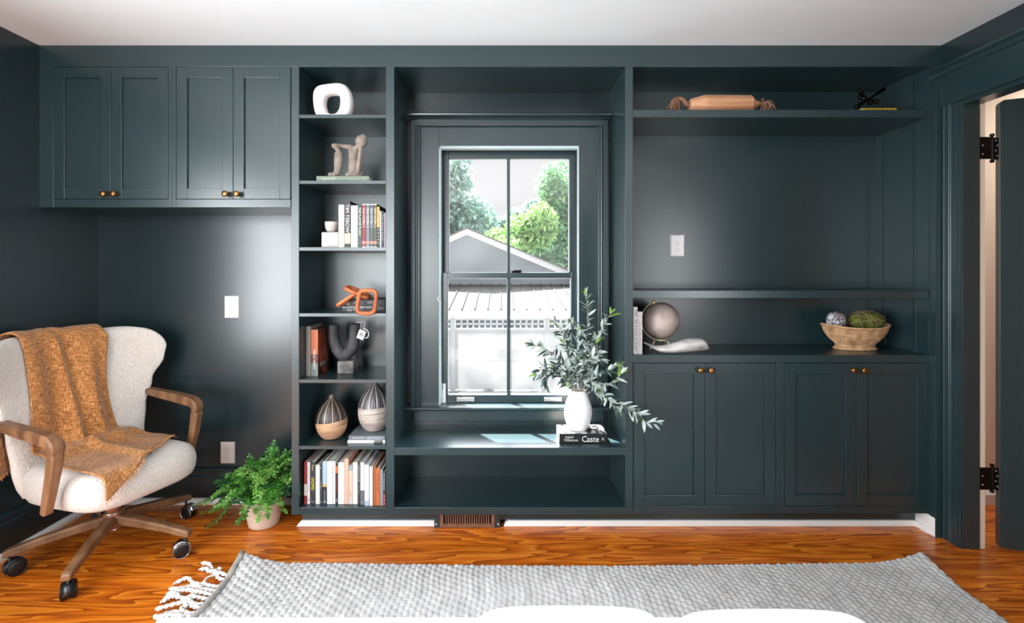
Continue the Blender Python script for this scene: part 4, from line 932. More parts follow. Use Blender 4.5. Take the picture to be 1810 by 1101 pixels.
# bone shaped object
BONE = pm('weathered_white_wood', (196, 192, 188), .6, rgb2=(120, 118, 118), var=.14, vscale=14, stretch=(.5, 1, 2), bump=.4, bscale=60)
Y = 2.545; t8 = lambda x, y: (X(1100+x/7.865, Y), CT+.0006+(915-y)*.000366)
prof = [(292, 752, 768), (350, 772, 800), (420, 795, 850), (500, 803, 890), (580, 800, 908), (680, 780, 915), (780, 748, 912), (880, 710, 902), (980, 695, 890), (1080, 700, 878), (1150, 730, 872), (1190, 790, 862), (1197, 825, 845)]
rings = []
for x, yt, yb in prof:
    xx, zt_ = t8(x, yt); _, zb_ = t8(x, yb); w = .010+.030*math.sin(PI*min(1, max(0, (x-280)/940)))**.8
    if x > 1185: w *= .6
    rings.append([(xx, Y+w*math.cos(2*PI*k/16), (zt_+zb_)/2+(zt_-zb_)/2*math.sin(2*PI*k/16)) for k in range(16)])
f = MB().rings(rings); tag(f.build('carved_scoop', BONE, smooth=True, origin='base', sub=1), 'curved weathered white horn-like wooden piece lying before the globe', 'ornament')
# basket with two balls
bY = 2.69; cB = X(1511, bY); ba, bb = .167, .105; bh = .118
def bwall(t, th, inner=0):                              # t 0..1 up the wall
    e = [(0, .63), (.10, .60), (.17, .56), (.26, .62), (.42, .76), (.6, .88), (.8, .96), (1, 1)]
    for (a, ra_), (b, rb_) in zip(e[:-1], e[1:]):
        if t <= b: s_ = ra_+(rb_-ra_)*(t-a)/(b-a); break
    z = t*bh; z += (.016*abs(math.cos(th))**2.5)*t
    return s_, z
f = MB(); rows, seg = 46, 150; g_ = []
for i in range(rows+1):
    t = i/rows; ring = []
    for k in range(seg+1):
        th = 2*PI*k/seg; s_, z = bwall(t, th)
        wv = .0022*(1 if (k//2+i//2) % 2 == 0 else -1)*(1 if 0 < i < rows else 0)
        ring.append((cB+(ba*s_+wv)*math.cos(th), bY+(bb*s_+wv)*math.sin(th), CT+.0006+z))
    g_.append(ring)
f.grid(g_)
WICK = pm('natural_wicker', (206, 168, 128), .65, rgb2=(150, 112, 78), var=.2, vscale=30, bump=.4, bscale=300)
bs = thing('basket', 'oval woven wicker footed basket holding two decorative balls', 'basket', (cB, bY, CT))
f.build('woven_body', WICK, bs, smooth=False, solid=-.003)
f = MB()
for t, r_ in ((1, .006), (.01, .0055), (.16, .003)):
    pts = []
    for k in range(64):
        th = 2*PI*k/64; s_, z = bwall(t, th); pts.append((cB+ba*s_*math.cos(th)*1.01, bY+bb*s_*math.sin(th)*1.01, CT+.0006+max(z, .0056)))
    f.tube(pts, r_, 8, closed=True)
f.build('rim', WICK, bs, smooth=True)
MB().lathe([(.6, .024), (.6, .028), (.01, .029)], (cB, bY, CT), 32, sx=ba, sy=bb).build('floor_mat', WICK, bs)
def wrapped(name, c, r, mat, twine, label, n, seed):
    t_ = thing(name, label, 'decorative ball', (c[0], c[1], c[2]-r[2]))
    MB().sphere(c, r, 32, 20).build('ball', mat, t_, smooth=True)
    rng = random.Random(seed); f = MB()
    for k in range(n):
        a = Vector((rng.gauss(0, 1), rng.gauss(0, .6), rng.gauss(0, 1))).normalized(); b = a.orthogonal().normalized(); d = a.cross(b); off = rng.uniform(-.35, .35)
        s_ = math.sqrt(1-off*off); pts = [(a*off+b*(s_*math.cos(2*PI*j/30))+d*(s_*math.sin(2*PI*j/30))) for j in range(30)]
        f.tube([(c[0]+p.x*r[0]*1.015, c[1]+p.y*r[1]*1.015, c[2]+p.z*r[2]*1.015) for p in pts], .0018, 5, closed=True)
    f.build('twine', twine, t_, smooth=True)
TW = pm('dark_twine', (70, 58, 52), .9)
wrapped('string_ball', (X(1477.8, 2.69), 2.69, Z(566, 2.69)), (.047, .047, .047), pm('pale_yarn', (206, 206, 212), .9, rgb2=(150, 150, 158), var=.2, vscale=30, bump=.6, bscale=120), TW, 'small whitish ball wrapped in dark twine inside the basket', 9, 2)
wrapped('moss_ball', (X(1530, 2.69), 2.69, Z(567.5, 2.69)), (.093, .066, .056), pm('green_moss', (104, 112, 30), .95, rgb2=(54, 62, 14), var=.2, vscale=30, bump=1, bscale=90, bdist=.01), pm('brown_twig', (130, 110, 90), .8), 'green moss-covered oblong ball bound with twigs inside the basket', 7, 6)

# ---------------------------------------------------------------- white vase with olive branches
vy = 2.64; vx = X(1021, vy); vz = SEAT+.0504
def vr(t): 
    return .040+.0335*math.sin(PI*(.10+.86*t))**1.1-.002
f = MB(); out = []; H = .203
for i in range(31):
    t = i/30; out.append([(vx+(vr(t)*(1+.035*math.cos(2*k*2*PI/48+t*2.6)))*math.cos(2*PI*k/48)+.004*t, vy+vr(t)*(1+.035*math.cos(2*k*2*PI/48+t*2.6))*math.sin(2*PI*k/48), vz+H*t+(.003*math.cos(2*PI*k/48+1)*t)) for k in range(48)])
for t, q in ((1, .94), (.97, .90), (.85, .88)): out.append([(vx+.004+vr(t)*q*math.cos(2*PI*k/48), vy+vr(t)*q*math.sin(2*PI*k/48), vz+H*t) for k in range(48)])
f.rings(out); vs = thing('vase', 'smooth white ceramic vase of olive branches standing on the photo covered book', 'vase', (vx, vy, vz))
f.build('body', pm('white_glazed_ceramic', (226, 224, 226), .4), vs, smooth=True)
f = MB(); rng = random.Random(1)
for k in range(40):
    a, r_ = rng.uniform(0, 6.28), .032*math.sqrt(rng.random()); f.sphere((vx+.004+r_*math.cos(a), vy+r_*math.sin(a), vz+.191+rng.uniform(0, .006)), .006, 8, 6)
f.build('pebbles', pm('tan_pebbles', (190, 172, 150), .8, rgb2=(130, 112, 94), var=.2, vscale=60), vs, smooth=True)
def olive(name, rgb, rgb2): return pm(name, rgb, .45, rgb2=rgb2, var=.2, vscale=30)
OL = [olive('olive_leaf_dark', (62, 84, 74), (40, 58, 52)), olive('olive_leaf_silver', (190, 202, 196), (146, 162, 156)), olive('olive_leaf_fresh', (132, 164, 62), (92, 126, 44))]
STEM = pm('olive_stem', (150, 146, 130), .7)
o8 = lambda x, y, Y: P(930+x/3.671, 500+y/3.671, Y)
STEMS = [([(345, 740), (345, 560), (385, 400), (400, 250), (395, 130), (385, 80)], 2.62, .0),
 ([(340, 740), (300, 560), (270, 440), (230, 330), (195, 255)], 2.60, -.02), ([(335, 740), (270, 580), (190, 480), (110, 420), (45, 405)], 2.57, -.05),
 ([(332, 740), (250, 610), (170, 570), (110, 560), (65, 590)], 2.55, -.07), ([(350, 740), (400, 500), (440, 380), (500, 290), (545, 200)], 2.62, -.02),
 ([(355, 740), (440, 620), (530, 570), (600, 530)], 2.57, -.05), ([(362, 740), (450, 690), (530, 750), (620, 790), (720, 845), (780, 905), (835, 908)], 2.50, -.13),
 ([(355, 740), (400, 640), (480, 660), (570, 640), (615, 590)], 2.55, -.08), ([(345, 740), (325, 560), (330, 420), (340, 320)], 2.58, -.04),
 ([(348, 740), (410, 560), (460, 450), (450, 370)], 2.60, -.03), ([(340, 740), (300, 660), (230, 620), (190, 560)], 2.58, -.05), ([(350, 740), (370, 560), (430, 480), (490, 500)], 2.56, -.05),
 ([(352, 740), (430, 700), (500, 720), (560, 790), (590, 820)], 2.55, -.06), ([(338, 740), (280, 610), (200, 530), (130, 590), (120, 640)], 2.56, -.04), ([(345, 740), (360, 600), (330, 500), (280, 400), (300, 270)], 2.62, 0)]
ol = thing('olive_branches', 'leafy olive branches spreading from the white vase by the window', 'plant', (vx, vy, vz+.19))
rng = random.Random(11)
def leaf_mesh(mb, p, d, nrm, L, w, m, curl=.25):
    d = d.normalized(); s_ = d.cross(nrm)
    if s_.length < .05: s_ = d.orthogonal()
    s_.normalize(); n = s_.cross(d).normalized(); vsx = []
    T = (0, .15, .35, .6, .82, 1); Wd = (.12, .6, 1, .92, .55, .03)
    for t, q in zip(T, Wd):
        c = p+d*(L*t)-n*(curl*L*t*t); vsx += [c-s_*(w*q)+n*(w*.25*q), c, c+s_*(w*q)+n*(w*.25*q)]
    fs = []
    for i in range(5): a = i*3; fs += [(a, a+1, a+4, a+3), (a+1, a+2, a+5, a+4)]
    mb.add(vsx, fs, m)
for pts, Yt, bend in STEMS:
    n = len(pts); q = []
    for i, (x, y) in enumerate(pts):
        t = min(1, 1.4*i/(n-1)); q.append(o8(x, y, vy+(Yt+bend-vy)*t))
    q[0] = Vector((vx+.004+(q[1].x-vx)*.12, vy+(q[1].y-vy)*.1, vz+.15))
    path = smooth_path(q, 8); m = len(path)
    f = MB().tube(path, [.0021-.0013*i/m for i in range(m)], 6)
    br = f.build('branch', STEM, ol, smooth=True)
    lf = MB(); side = 1
    dist = 0; nxt = .075
    for i in range(2, m):
        seg = path[i]-path[i-1]; dist += seg.length
        if path[i].z < vz+.215 and math.hypot(path[i].x-vx, path[i].y-vy) < .075: continue
        while dist > nxt:
            nxt += rng.uniform(.010, .016); t = seg.normalized()
            for s_ in (1, -1):
                if rng.random() < .12: continue
                rnd = Vector((rng.gauss(0, 1), rng.gauss(0, .8), rng.gauss(0, 1))).normalized(); sd = t.cross(rnd).normalized()
                d = (t*rng.uniform(.45, 1.0)+sd*rng.uniform(.5, 1.0)+Vector((0, 0, rng.uniform(-.25, .15)))).normalized()
                fresh = rng.random() < (.22 if i > m-4 else .04)
                mt = 2 if fresh else (1 if rng.random() < (.62 if path[i].x > vx-.03 else .3) else 0)
                leaf_mesh(lf, path[i], d, Vector((rng.gauss(0, .5), -.6, 1)), rng.uniform(.040, .064), rng.uniform(.0065, .0095), mt, rng.uniform(-.1, .45))
    for k in range(3):
        d = ((path[-1]-path[-3]).normalized()+Vector((rng.uniform(-.5, .5), rng.uniform(-.3, .3), rng.uniform(-.4, .5)))).normalized()
        leaf_mesh(lf, path[-1], d, Vector((rng.gauss(0, .5), -.6, 1)), rng.uniform(.035, .05), .006, 2 if rng.random() < .3 else 1, .1)
    if len(lf.v): lf.build('leaves', OL, br, smooth=True, flip=False)

# ---------------------------------------------------------------- potted fern
py_ = 2.60; px_ = X(466.5, py_); PH = .145
fr = thing('potted_fern', 'bushy green maidenhair fern in a pale clay pot beside the bookcase', 'potted plant', (px_, py_, 0))
CLAY = pm('pale_clay', (212, 190, 172), .8, rgb2=(190, 168, 150), var=.25, vscale=8, bump=.25, bscale=60)
f = MB().lathe([(.066, .0005), (.072, .004), (.076, .02), (.086, .07), (.097, .125), (.1005, PH), (.096, PH), (.093, .125)], (px_, py_, 0), 40); f.build('pot', CLAY, fr, smooth=True)
MB().lathe([(.094, .126), (.05, .132), (.005, .134)], (px_, py_, 0), 24).build('soil', pm('dark_soil', (40, 32, 26), .95), fr, smooth=True)
FG = [pm('fern_leaf', (72, 132, 40), .45, rgb2=(44, 96, 30), var=.2, vscale=30), pm('fern_leaf_pale', (128, 176, 84), .45, rgb2=(84, 140, 52), var=.2, vscale=30), pm('fern_leaf_deep', (34, 78, 32), .5, rgb2=(24, 60, 26), var=.2, vscale=30)]
rng = random.Random(21)
fronds = []
for k in range(66):
    az = rng.uniform(0, 2*PI); el = rng.uniform(.35, 1.5); L = rng.uniform(.2, .31)*(.85+.3*math.sin(el)); fronds.append((az, el, L))
fronds += [(R(186), .30, .25), (R(200), .05, .24), (R(160), .5, .26), (R(215), -.05, .24), (R(262), .1, .14), (R(335), .25, .16), (R(300), .2, .15), (R(178), .75, .26), (R(250), .6, .2), (R(280), .55, .2), (R(-50), .75, .29), (R(-38), .6, .30), (R(-62), .95, .29), (R(-75), .8, .26), (R(-55), .45, .24), (R(60), 1.1, .27), (R(20), 1.2, .27), (R(230), .35, .22)]
for (az, el, L) in fronds:
    d = Vector((math.cos(az)*math.cos(el), math.sin(az)*math.cos(el)*.85, math.sin(el)))
    p0 = Vector((px_+.055*math.cos(az)*rng.random(), py_+.05*math.sin(az)*rng.random(), .135)); droop = rng.uniform(.2, .5)*L
    path = []
    for i in range(13):
        t = i/12; q = p0+d*(L*t)+Vector((0, 0, .05*math.sin(PI*min(1, t*1.2))))-Vector((0, 0, droop*t*t))
        # fronds stay in front of the wall and beside the bookcase
        q.y = min(q.y, 2.795); 
        if q.y > 2.47: q.x = min(q.x, c0-.012)
        q.z = max(q.z, .035); path.append(q)
    mt = rng.choice((0, 0, 1, 1, 2)); lf = MB(); lf.tube(path, [.0013-.0008*i/12 for i in range(13)], 4, 2)
    side = Vector((-d.y, d.x, 0)); side = side.normalized() if side.length > .1 else Vector((1, 0, 0))
    for i in range(2, 13):
        tt = (path[i]-path[i-1]).normalized(); t = i/12; pl = (.052*(1-t)**.7+.010)*(L/.24)
        for s_ in (-1, 1):
            dd = (side*s_*.9+tt*.55).normalized()
            npn = max(2, int(pl/.0085))
            for j in range(npn):
                c = path[i]+dd*(pl*(j+.6)/npn)-Vector((0, 0, .25*pl*((j+.6)/npn)**2))
                r_ = .0066*(1-.3*j/npn)*rng.uniform(.8, 1.2)
                for e_ in ((1, -1) if j < npn-1 else (0,)):
                    cc = c+tt*(r_*.85*e_); n_ = (Vector((0, -.35, 1))+Vector((rng.gauss(0, .4), rng.gauss(0, .4), 0))).normalized()
                    a_ = (dd+tt*e_*.8).normalized(); b_ = n_.cross(a_).normalized()
                    if cc.y > 2.805 or (cc.y > 2.485 and cc.x > c0-.008): continue
                    lf.add([cc-a_*r_, cc-a_*r_*.2+b_*r_*.9, cc+a_*r_*.8+b_*r_*.5, cc+a_*r_*.8-b_*r_*.5, cc-a_*r_*.2-b_*r_*.9], [(0, 1, 2, 3, 4)], mt)
    lf.build('frond', FG, fr, flip=False)

# ---------------------------------------------------------------- rug
RX0, RX1, RY0, RY1 = -1.145, 1.885, .25, 2.232
nx, ny = 760, 400
xs = np.linspace(RX0, RX1, nx); ys = RY1-(RY1-RY0)*np.linspace(0, 1, ny)**1.35
XX, YY = np.meshgrid(xs, ys)
wob = .004*np.sin(XX*9)+.003*np.sin(XX*23+1); u = (XX+.003*np.sin(YY*30))/.0235; cu = np.floor(u); fu = u-cu
v = (YY+wob)/.036+.5*(cu % 2)+.35*np.sin(cu*12.9); fv = v-np.floor(v)
hgt = .0085*np.sqrt(np.clip(1-(2*fu-1)**2, 0, 1))*np.clip(np.sin(np.pi*fv), 0, 1)**.45
ZZ = .004+hgt
cl = np.clip(1-np.hypot(XX-RX0, (YY-RY1))/.22, 0, 1)**2*.045; cr_ = np.clip(1-np.hypot(XX-RX1, (YY-RY1))/.26, 0, 1)**2*.05
ZZ += cl+cr_
YY2 = YY+.012*np.cos((XX-RX0)/(RX1-RX0)*2*np.pi)*np.clip((YY-1.6)/.6, 0, 1)-.004
XX2 = XX+.008*np.sin(YY*7)
me = bpy.data.meshes.new('rug'); N_ = nx*ny
rx, ry = .37, 1.3
co_ = np.stack([XX2.ravel()-rx, YY2.ravel()-ry, ZZ.ravel()], 1)
idx = np.arange(N_).reshape(ny, nx); quads = np.stack([idx[:-1, :-1], idx[1:, :-1], idx[1:, 1:], idx[:-1, 1:]], -1).reshape(-1, 4)
# skirt down to the floor
bd = np.concatenate([idx[0, :], idx[1:, -1], idx[-1, -2::-1], idx[-2:0:-1, 0]]); sk = co_[bd].copy(); sk[:, 2] = np.maximum(.0005, sk[:, 2]-.014)
b0 = N_+np.arange(len(bd)); nb = np.roll(np.arange(len(bd)), -1)
q2 = np.stack([bd, bd[nb], b0[nb], b0], 1)
co_ = np.concatenate([co_, sk]); quads = np.concatenate([quads, q2])
me.vertices.add(len(co_)); me.vertices.foreach_set('co', co_.astype(np.float32).ravel())
me.loops.add(len(quads)*4); me.loops.foreach_set('vertex_index', quads.astype(np.int32).ravel())
me.polygons.add(len(quads)); me.polygons.foreach_set('loop_start', np.arange(0, len(quads)*4, 4, dtype=np.int32)); me.polygons.foreach_set('use_smooth', np.ones(len(quads), bool))
me.update(); me.validate()
WOOL = pm('grey_wool', (198, 197, 196), .9, rgb2=(164, 162, 160), var=.25, vscale=14, stretch=(1.8, .7, 1), bump=.5, bscale=160, bdist=.003)
me.materials.append(WOOL)
rug = thing('rug', 'chunky woven pale grey wool rug on the wooden floor', 'rug', (rx, ry, 0))
ro = bpy.data.objects.new('woven_field', me); C.objects.link(ro); ro.parent = rug; ORG[ro.name] = Vector((rx, ry, 0))
f = MB(); pts = []
for k in range(60):
    y = RY1-.003-1.9*k/59; z = .011+.045*max(0, 1-(RY1-y)/.22)**2; pts.append((RX0-.012+.008*math.sin(y*7)+.003*math.sin(k*2.1), y+.012, z))
f.tube(pts, [.0135+.002*math.sin(k*2.6) for k in range(60)], 10); f.build('border_band', pm('greige_wool', (176, 172, 166), .9, rgb2=(140, 136, 130), var=.2, vscale=40, bump=.7, bscale=90, bdist=.004), rug, smooth=True)
CORD = pm('white_cotton_cord', (226, 224, 220), .9, rgb2=(196, 192, 188), var=.2, vscale=60, bump=.5, bscale=250)
rng = random.Random(5)
ends = [(357, 998), (352, 1010), (306, 1036), (300, 1044), (296, 1052), (290, 1061), (283, 1069), (276, 1080), (274, 1092), (278, 1101), (276, 1110), (272, 1122), (270, 1134), (268, 1150)]
for k, (ex_, ey_) in enumerate(ends):
    ye = RY1-.10-.026*k-(0 if k < 2 else .02); st = Vector((RX0-.02+.008*math.sin(ye*7), ye, .012))
    Yf = F*CH/(ey_-CY); en = Vector((X(ex_, Yf), Yf, .008))
    f = MB(); w = rng.uniform(-.012, .012)
    mid = [st.lerp(en, t)+Vector((rng.gauss(0, .006), rng.gauss(0, .011), .004+.012*rng.random())) for t in (.2, .4, .6, .8)]
    path = smooth_path([st]+mid+[en], 7); m = len(path)
    for ph in (0, PI):
        tw = []
        for i, p in enumerate(path):
            t = (path[min(i+1, m-1)]-path[max(i-1, 0)]).normalized(); a = t.cross(Vector((0, 0, 1))).normalized(); an = i*.9+ph
            tw.append(p+a*(.0042*math.cos(an))+Vector((0, 0, .0042*math.sin(an)+.001)))
        f.tube(tw, [.0046*(1 if i < m-3 else .7) for i in range(m)], 7)
    f.sphere(path[-4], .0095, 10, 7)
    # knotted link to the next cord
    if k+1 < len(ends):
        a = st.lerp(en, .33)+Vector((0, 0, .012)); ye2 = RY1-.10-.026*(k+1)-.02; st2 = Vector((RX0-.02, ye2, .012)); Y2 = F*CH/(ends[k+1][1]-CY); en2 = Vector((X(ends[k+1][0], Y2), Y2, .008)); b = st2.lerp(en2, .33)+Vector((0, 0, .012))
        if (a-b).length < .08: f.tube(smooth_path([a, a.lerp(b, .5)+Vector((-.01, 0, .004)), b], 4), .0048, 7); f.sphere(a, .0105, 10, 7)
    f.build('fringe_cord', CORD, rug, smooth=True)

# ---------------------------------------------------------------- white bench with two cushions (just inside the lower frame)
UPH = pm('white_linen', (244, 244, 244), .85, bump=.15, bscale=300)
bn = thing('bench', 'low white upholstered bench at the bottom edge of the photo', 'bench', (0, .8, 0))
f = MB(); bx0, bx1, by0, by1, bz0, bz1 = -.84, .80, .35, 1.235, .17, .4665
f.box(bx0, bx1, by0, by1, bz0, bz1); f.build('upholstered_seat', UPH, bn, bevel=.012)
for sx in (bx0+.07, bx1-.07):
    for sy in (by0+.07, by1-.1): MB().lathe([(.016, .0125), (.022, .175)], (sx, sy, 0), 12).build('leg', wood('bench_leg_wood', (120, 84, 56), (90, 60, 40)), bn)
def cushion(px0, px1, label, hh=1):
    Yc = 1.10; x0, x1 = X(px0, Yc), X(px1, Yc); xc, w = (x0+x1)/2, (x1-x0)/2; f = MB(); g = []
    n = 40
    for s_ in (1, -1):
        P_ = []
        for i in range(n+1):
            row = []
            for j in range(n+1):
                a, b = 2*i/n-1, 2*j/n-1
                h = (max(0, 1-abs(a)**7)*max(0, 1-abs(b)**7))**.5
                ra = a*(1-.05*b*b); rb = b*(1-.06*a*a)
                row.append((xc+w*ra, Yc-.17+.2*rb, .467+.062*hh+s_*(.062*hh*h)))
            P_.append(row)
        f.grid(P_)
    o = f.build('cushion', UPH, smooth=True, origin='base')
    bm = bmesh.new(); bm.from_mesh(o.data); bmesh.ops.remove_doubles(bm, verts=bm.verts, dist=.0008); bmesh.ops.recalc_face_normals(bm, faces=bm.faces); bm.to_mesh(o.data); bm.free()
    tag(o, label, 'cushion', 'white cushions on the bench')
cushion(832, 1172, 'white cushion on the bench, lying nearer the chair')
cushion(1184, 1533, 'white cushion on the bench, lying nearer the doorway', .93)

# ---------------------------------------------------------------- armchair on casters, with a throw
CC = Vector((-1.81, 2.34, 0)); ANG = R(-18); cu_, cv_ = Vector((math.cos(ANG), math.sin(ANG), 0)), Vector((-math.sin(ANG), math.cos(ANG), 0))
def ch(u, v, z): return CC+cu_*u+cv_*v+Vector((0, 0, z))
BOU = pm('cream_boucle', (222, 214, 206), .95, rgb2=(204, 195, 187), var=.3, vscale=70, bump=1.0, bscale=170, bdist=.007, sheen=.3)
WAL = wood('walnut', (140, 100, 70), (98, 66, 44), 40, (6, 6, 1), .42, .15)
WALH = wood('walnut_leg', (132, 96, 66), (92, 64, 42), 40, (3, 3, 3), .4, .15)
chair = thing('armchair', 'cream boucle swivel armchair with walnut arms standing on five caster legs', 'armchair', (CC.x, CC.y, 0))
def lerp_tab(tab, t):
    for (a, x), (b, y) in zip(tab[:-1], tab[1:]):
        if t <= b:
            q = (t-a)/(b-a); q = q*q*(3-2*q); return x+(y-x)*q
    return tab[-1][1]
BZ0, BZ1 = .33, 1.030
def b_w(t): return lerp_tab([(0, .262), (.2, .285), (.42, .300), (.62, .330), (.80, .372), (.9, .380), (1, .368)], t)
def b_u(t): return -.205-.135*t
def b_wing(v, t): return (.06+.13*t)*abs(v/.38)**2.6
def b_th(t, v): return (.058-.012*t)*(1-.25*min(1, abs(v)/.38))
def b_top(s): return BZ1-.016*math.cos(s*PI/2)-.055*abs(s)**9         # dips a little in the middle
f = MB(); rows, seg = 40, 64; rings = []
for i in range(rows+1):
    t = i/rows; capf = 1.0
    tt = t
    if t > .90: q = (t-.90)/.10; capf = math.sqrt(max(.0, 1-q*q)); tt = .90+.10*math.sin(q*PI/2)
    if t < .06: capf = .6+.4*(t/.06)
    ring = []
    for k in range(seg):
        a = 2*PI*k/seg; ca, sa = math.cos(a), math.sin(a); n = 3.0
        w = b_w(tt)-.035*(1-capf)
        x = (abs(ca)**(2/n))*(1 if ca > 0 else -1); y = (abs(sa)**(2/2.4))*(1 if sa > 0 else -1)
        v = w*x; z = BZ0+(b_top(x)-BZ0)*tt
        uu = b_u(tt)+b_wing(v, tt)+b_th(tt, v)*y*max(capf, .03); ring.append(ch(uu, v, z))
    rings.append(ring)
f.rings(rings); f.build('backrest', BOU, chair, smooth=True)
def seat_outline(a, s_=1.0, n=4.2):
    ca, sa = math.cos(a), math.sin(a); d = (abs(ca)**n+abs(sa)**n)**(1/n); return (.012+.275*s_*ca/d, .268*s_*sa/d)
f = MB(); rings = []
for z, s_ in ((.300, .62), (.302, .78), (.308, .88), (.322, .95), (.345, .985), (.38, 1), (.41, .995), (.435, .97), (.452, .92), (.462, .85), (.468, .7), (.472, .4), (.473, .1)):
    rings.append([ch(*(seat_outline(2*PI*k/72, s_)), z+(.006*math.cos(2*PI*k/72) if z < .4 else 0)) for k in range(72)])
f.rings(rings); f.build('seat', BOU, chair, smooth=True)
def seat_top(u, v):
    a = max(abs((u-.012)/.275), abs(v/.268)); return .473-.006*a*a if a < .85 else .468-.030*((a-.85)/.15)**2
for s_ in (-1, 1):
    vv = s_*.318
    spine = [(-.20, .672), (-.10, .660), (.02, .648), (.09, .640), (.138, .632), (.162, .612), (.162, .585), (.150, .51), (.128, .42), (.108, .340)]
    pth = smooth_path([(a-.02, b, 0) for a, b in spine], 5); m = len(pth); rings = []
    for i, p in enumerate(pth):
        t = (pth[min(i+1, m-1)]-pth[max(i-1, 0)]).normalized(); nx_, nz_ = -t.y, t.x; q = i/(m-1)
        th = .015+.009*math.sin(PI*min(1, q*1.5)) if q < .67 else .022-.008*(q-.67)/.33
        wd = .027 if q < .55 else .027-.009*(q-.55)/.45
        ring = []
        for a, b in ((-1, -.7), (-.7, -1), (.7, -1), (1, -.7), (1, .7), (.7, 1), (-.7, 1), (-1, .7)): ring.append(ch(p.x+nx_*th*b, vv+wd*a*(1 if True else s_), p.y+nz_*th*b))
        rings.append(ring)
    f = MB().rings(rings); f.build('armrest', WAL, chair, smooth=False, bevel=.003)
f = MB().lathe([(.030, .20), (.030, .305)], CC, 20); f.build('swivel_column', wood('walnut_column', (160, 96, 62), (120, 66, 40), 40, (6, 6, 1), .35, .1), chair, smooth=True)
MB().lathe([(.034, .188), (.046, .19), (.046, .196), (.034, .20)], CC, 24).build('collar', CHROME, chair, smooth=True)
MB().lathe([(.034, .118), (.038, .124), (.038, .18), (.034, .188)], CC, 24).build('hub', wood('walnut_hub', (160, 96, 62), (120, 66, 40), 40, (6, 6, 1), .35, .1), chair, smooth=True)
MB().lathe([(.030, .112), (.036, .114), (.036, .119), (.030, .12)], CC, 24).build('collar', CHROME, chair, smooth=True)
for k in range(5):
    az = R(-2+72*k-18+16); d = Vector((math.cos(az), math.sin(az), 0)); n_ = Vector((-d.y, d.x, 0)); rings = []
    for r_, z, w, h in ((.03, .158, .0235, .0235), (.12, .148, .023, .022), (.25, .128, .021, .0195), (.362, .104, .019, .017), (.376, .100, .016, .013)):
        rings.append([CC+d*r_+n_*(w*a)+Vector((0, 0, z+h*b)) for a, b in ((-1, -.6), (-.75, -.95), (.75, -.95), (1, -.6), (1, .6), (.75, 1), (-.75, 1), (-1, .6))])
    lg = MB().rings(rings).build('leg', WALH, chair, bevel=.004)
    sw = az+R((40, 100, 75, 30, 20)[k]); a_ = Vector((math.cos(sw), math.sin(sw), 0)); b_ = Vector((-a_.y, a_.x, 0)); c = CC+d*.355
    f = MB(); f.tube([c+Vector((0, 0, .085)), c+Vector((0, 0, .05))], .006, 10)
    cc = c-a_*.018+Vector((0, 0, .034))
    for s_ in (-1, 1):                                   # twin wheels under a domed hood
        rg = []
        for off, rad in ((.007, .030), (.009, .0335), (.020, .0335), (.024, .029), (.025, .012)):
            rg.append([cc+b_*(s_*off)+a_*(rad*math.cos(2*PI*j/24))+Vector((0, 0, rad*math.sin(2*PI*j/24))) for j in range(24)])
        f.rings(rg)
    cs = f.build('caster', BLACK, lg, smooth=True)
    f = MB(); rg = []
    for j in range(15):
        an = PI*(-.1+1.0*j/14); rr = []
        for off, ra in ((-.019, .0345), (-.019, .0385), (.019, .0385), (.019, .0345)): rr.append(cc+b_*off+a_*(ra*math.cos(an))+Vector((0, 0, ra*math.sin(an))))
        rg.append(rr)
    f.rings(rg)
    for s_ in (-1, 1): f.tube([cc+b_*(s_*.0235)+a_*(.0325*math.cos(2*PI*j/28))+Vector((0, 0, .0325*math.sin(2*PI*j/28))) for j in range(28)], .0014, 6, closed=True)
    f.build('caster_hood', CHROME if k in (0, 1) else pm('gunmetal_hood', (60, 60, 62), .3, metal=.8), lg, smooth=True)

def throw_material():
    m, t, b = nodes('rust_woven_throw'); L = t.links.new; N = t.nodes.new
    tc = N('ShaderNodeTexCoord'); cols = []
    for st in ((30, 260, 1), (260, 40, 1)):
        mp = N('ShaderNodeMapping'); mp.inputs['Scale'].default_value = st; L(tc.outputs['UV'], mp.inputs[0])
        n = N('ShaderNodeTexNoise'); n.inputs['Scale'].default_value = 1.0; n.inputs['Detail'].default_value = 3; L(mp.outputs[0], n.inputs['Vector']); cols.append(n.outputs['Fac'])
    ad = N('ShaderNodeMath'); ad.operation = 'ADD'; L(cols[0], ad.inputs[0]); L(cols[1], ad.inputs[1])
    mu = N('ShaderNodeMath'); mu.operation = 'MULTIPLY'; L(ad.outputs[0], mu.inputs[0]); mu.inputs[1].default_value = .5
    r = N('ShaderNodeValToRGB'); e = r.color_ramp.elements; e[0].position = .36; e[0].color = lin((104, 62, 22)); e[1].position = .66; e[1].color = lin((226, 168, 110)); q = e.new(.5); q.color = lin((168, 108, 50))
    L(mu.outputs[0], r.inputs[0]); L(r.outputs[0], b.inputs['Base Color']); b.inputs['Roughness'].default_value = .85; b.inputs['Sheen Weight'].default_value = .2
    bp = N('ShaderNodeBump'); bp.inputs['Strength'].default_value = .8; bp.inputs['Distance'].default_value = .006; L(mu.outputs[0], bp.inputs['Height']); L(bp.outputs[0], b.inputs['Normal'])
    return m
THROW = throw_material()
def back_front(v, z, side):
    t = min(1, max(0, (z-BZ0)/(b_top(min(1, abs(v)/.38))-BZ0))); w = b_w(t); y = max(0, 1-min(1, abs(v)/w)**3.0)**(2.4/6)
    return b_u(t)+b_wing(v, t)+side*b_th(t, v)*max(.3, y)
def throw_strip(rows):                                   # rows: list of (list of (u, v, z)) in chair axes
    g = [[ch(*p) for p in r] for r in rows]; return g
NS = 34; rows = []
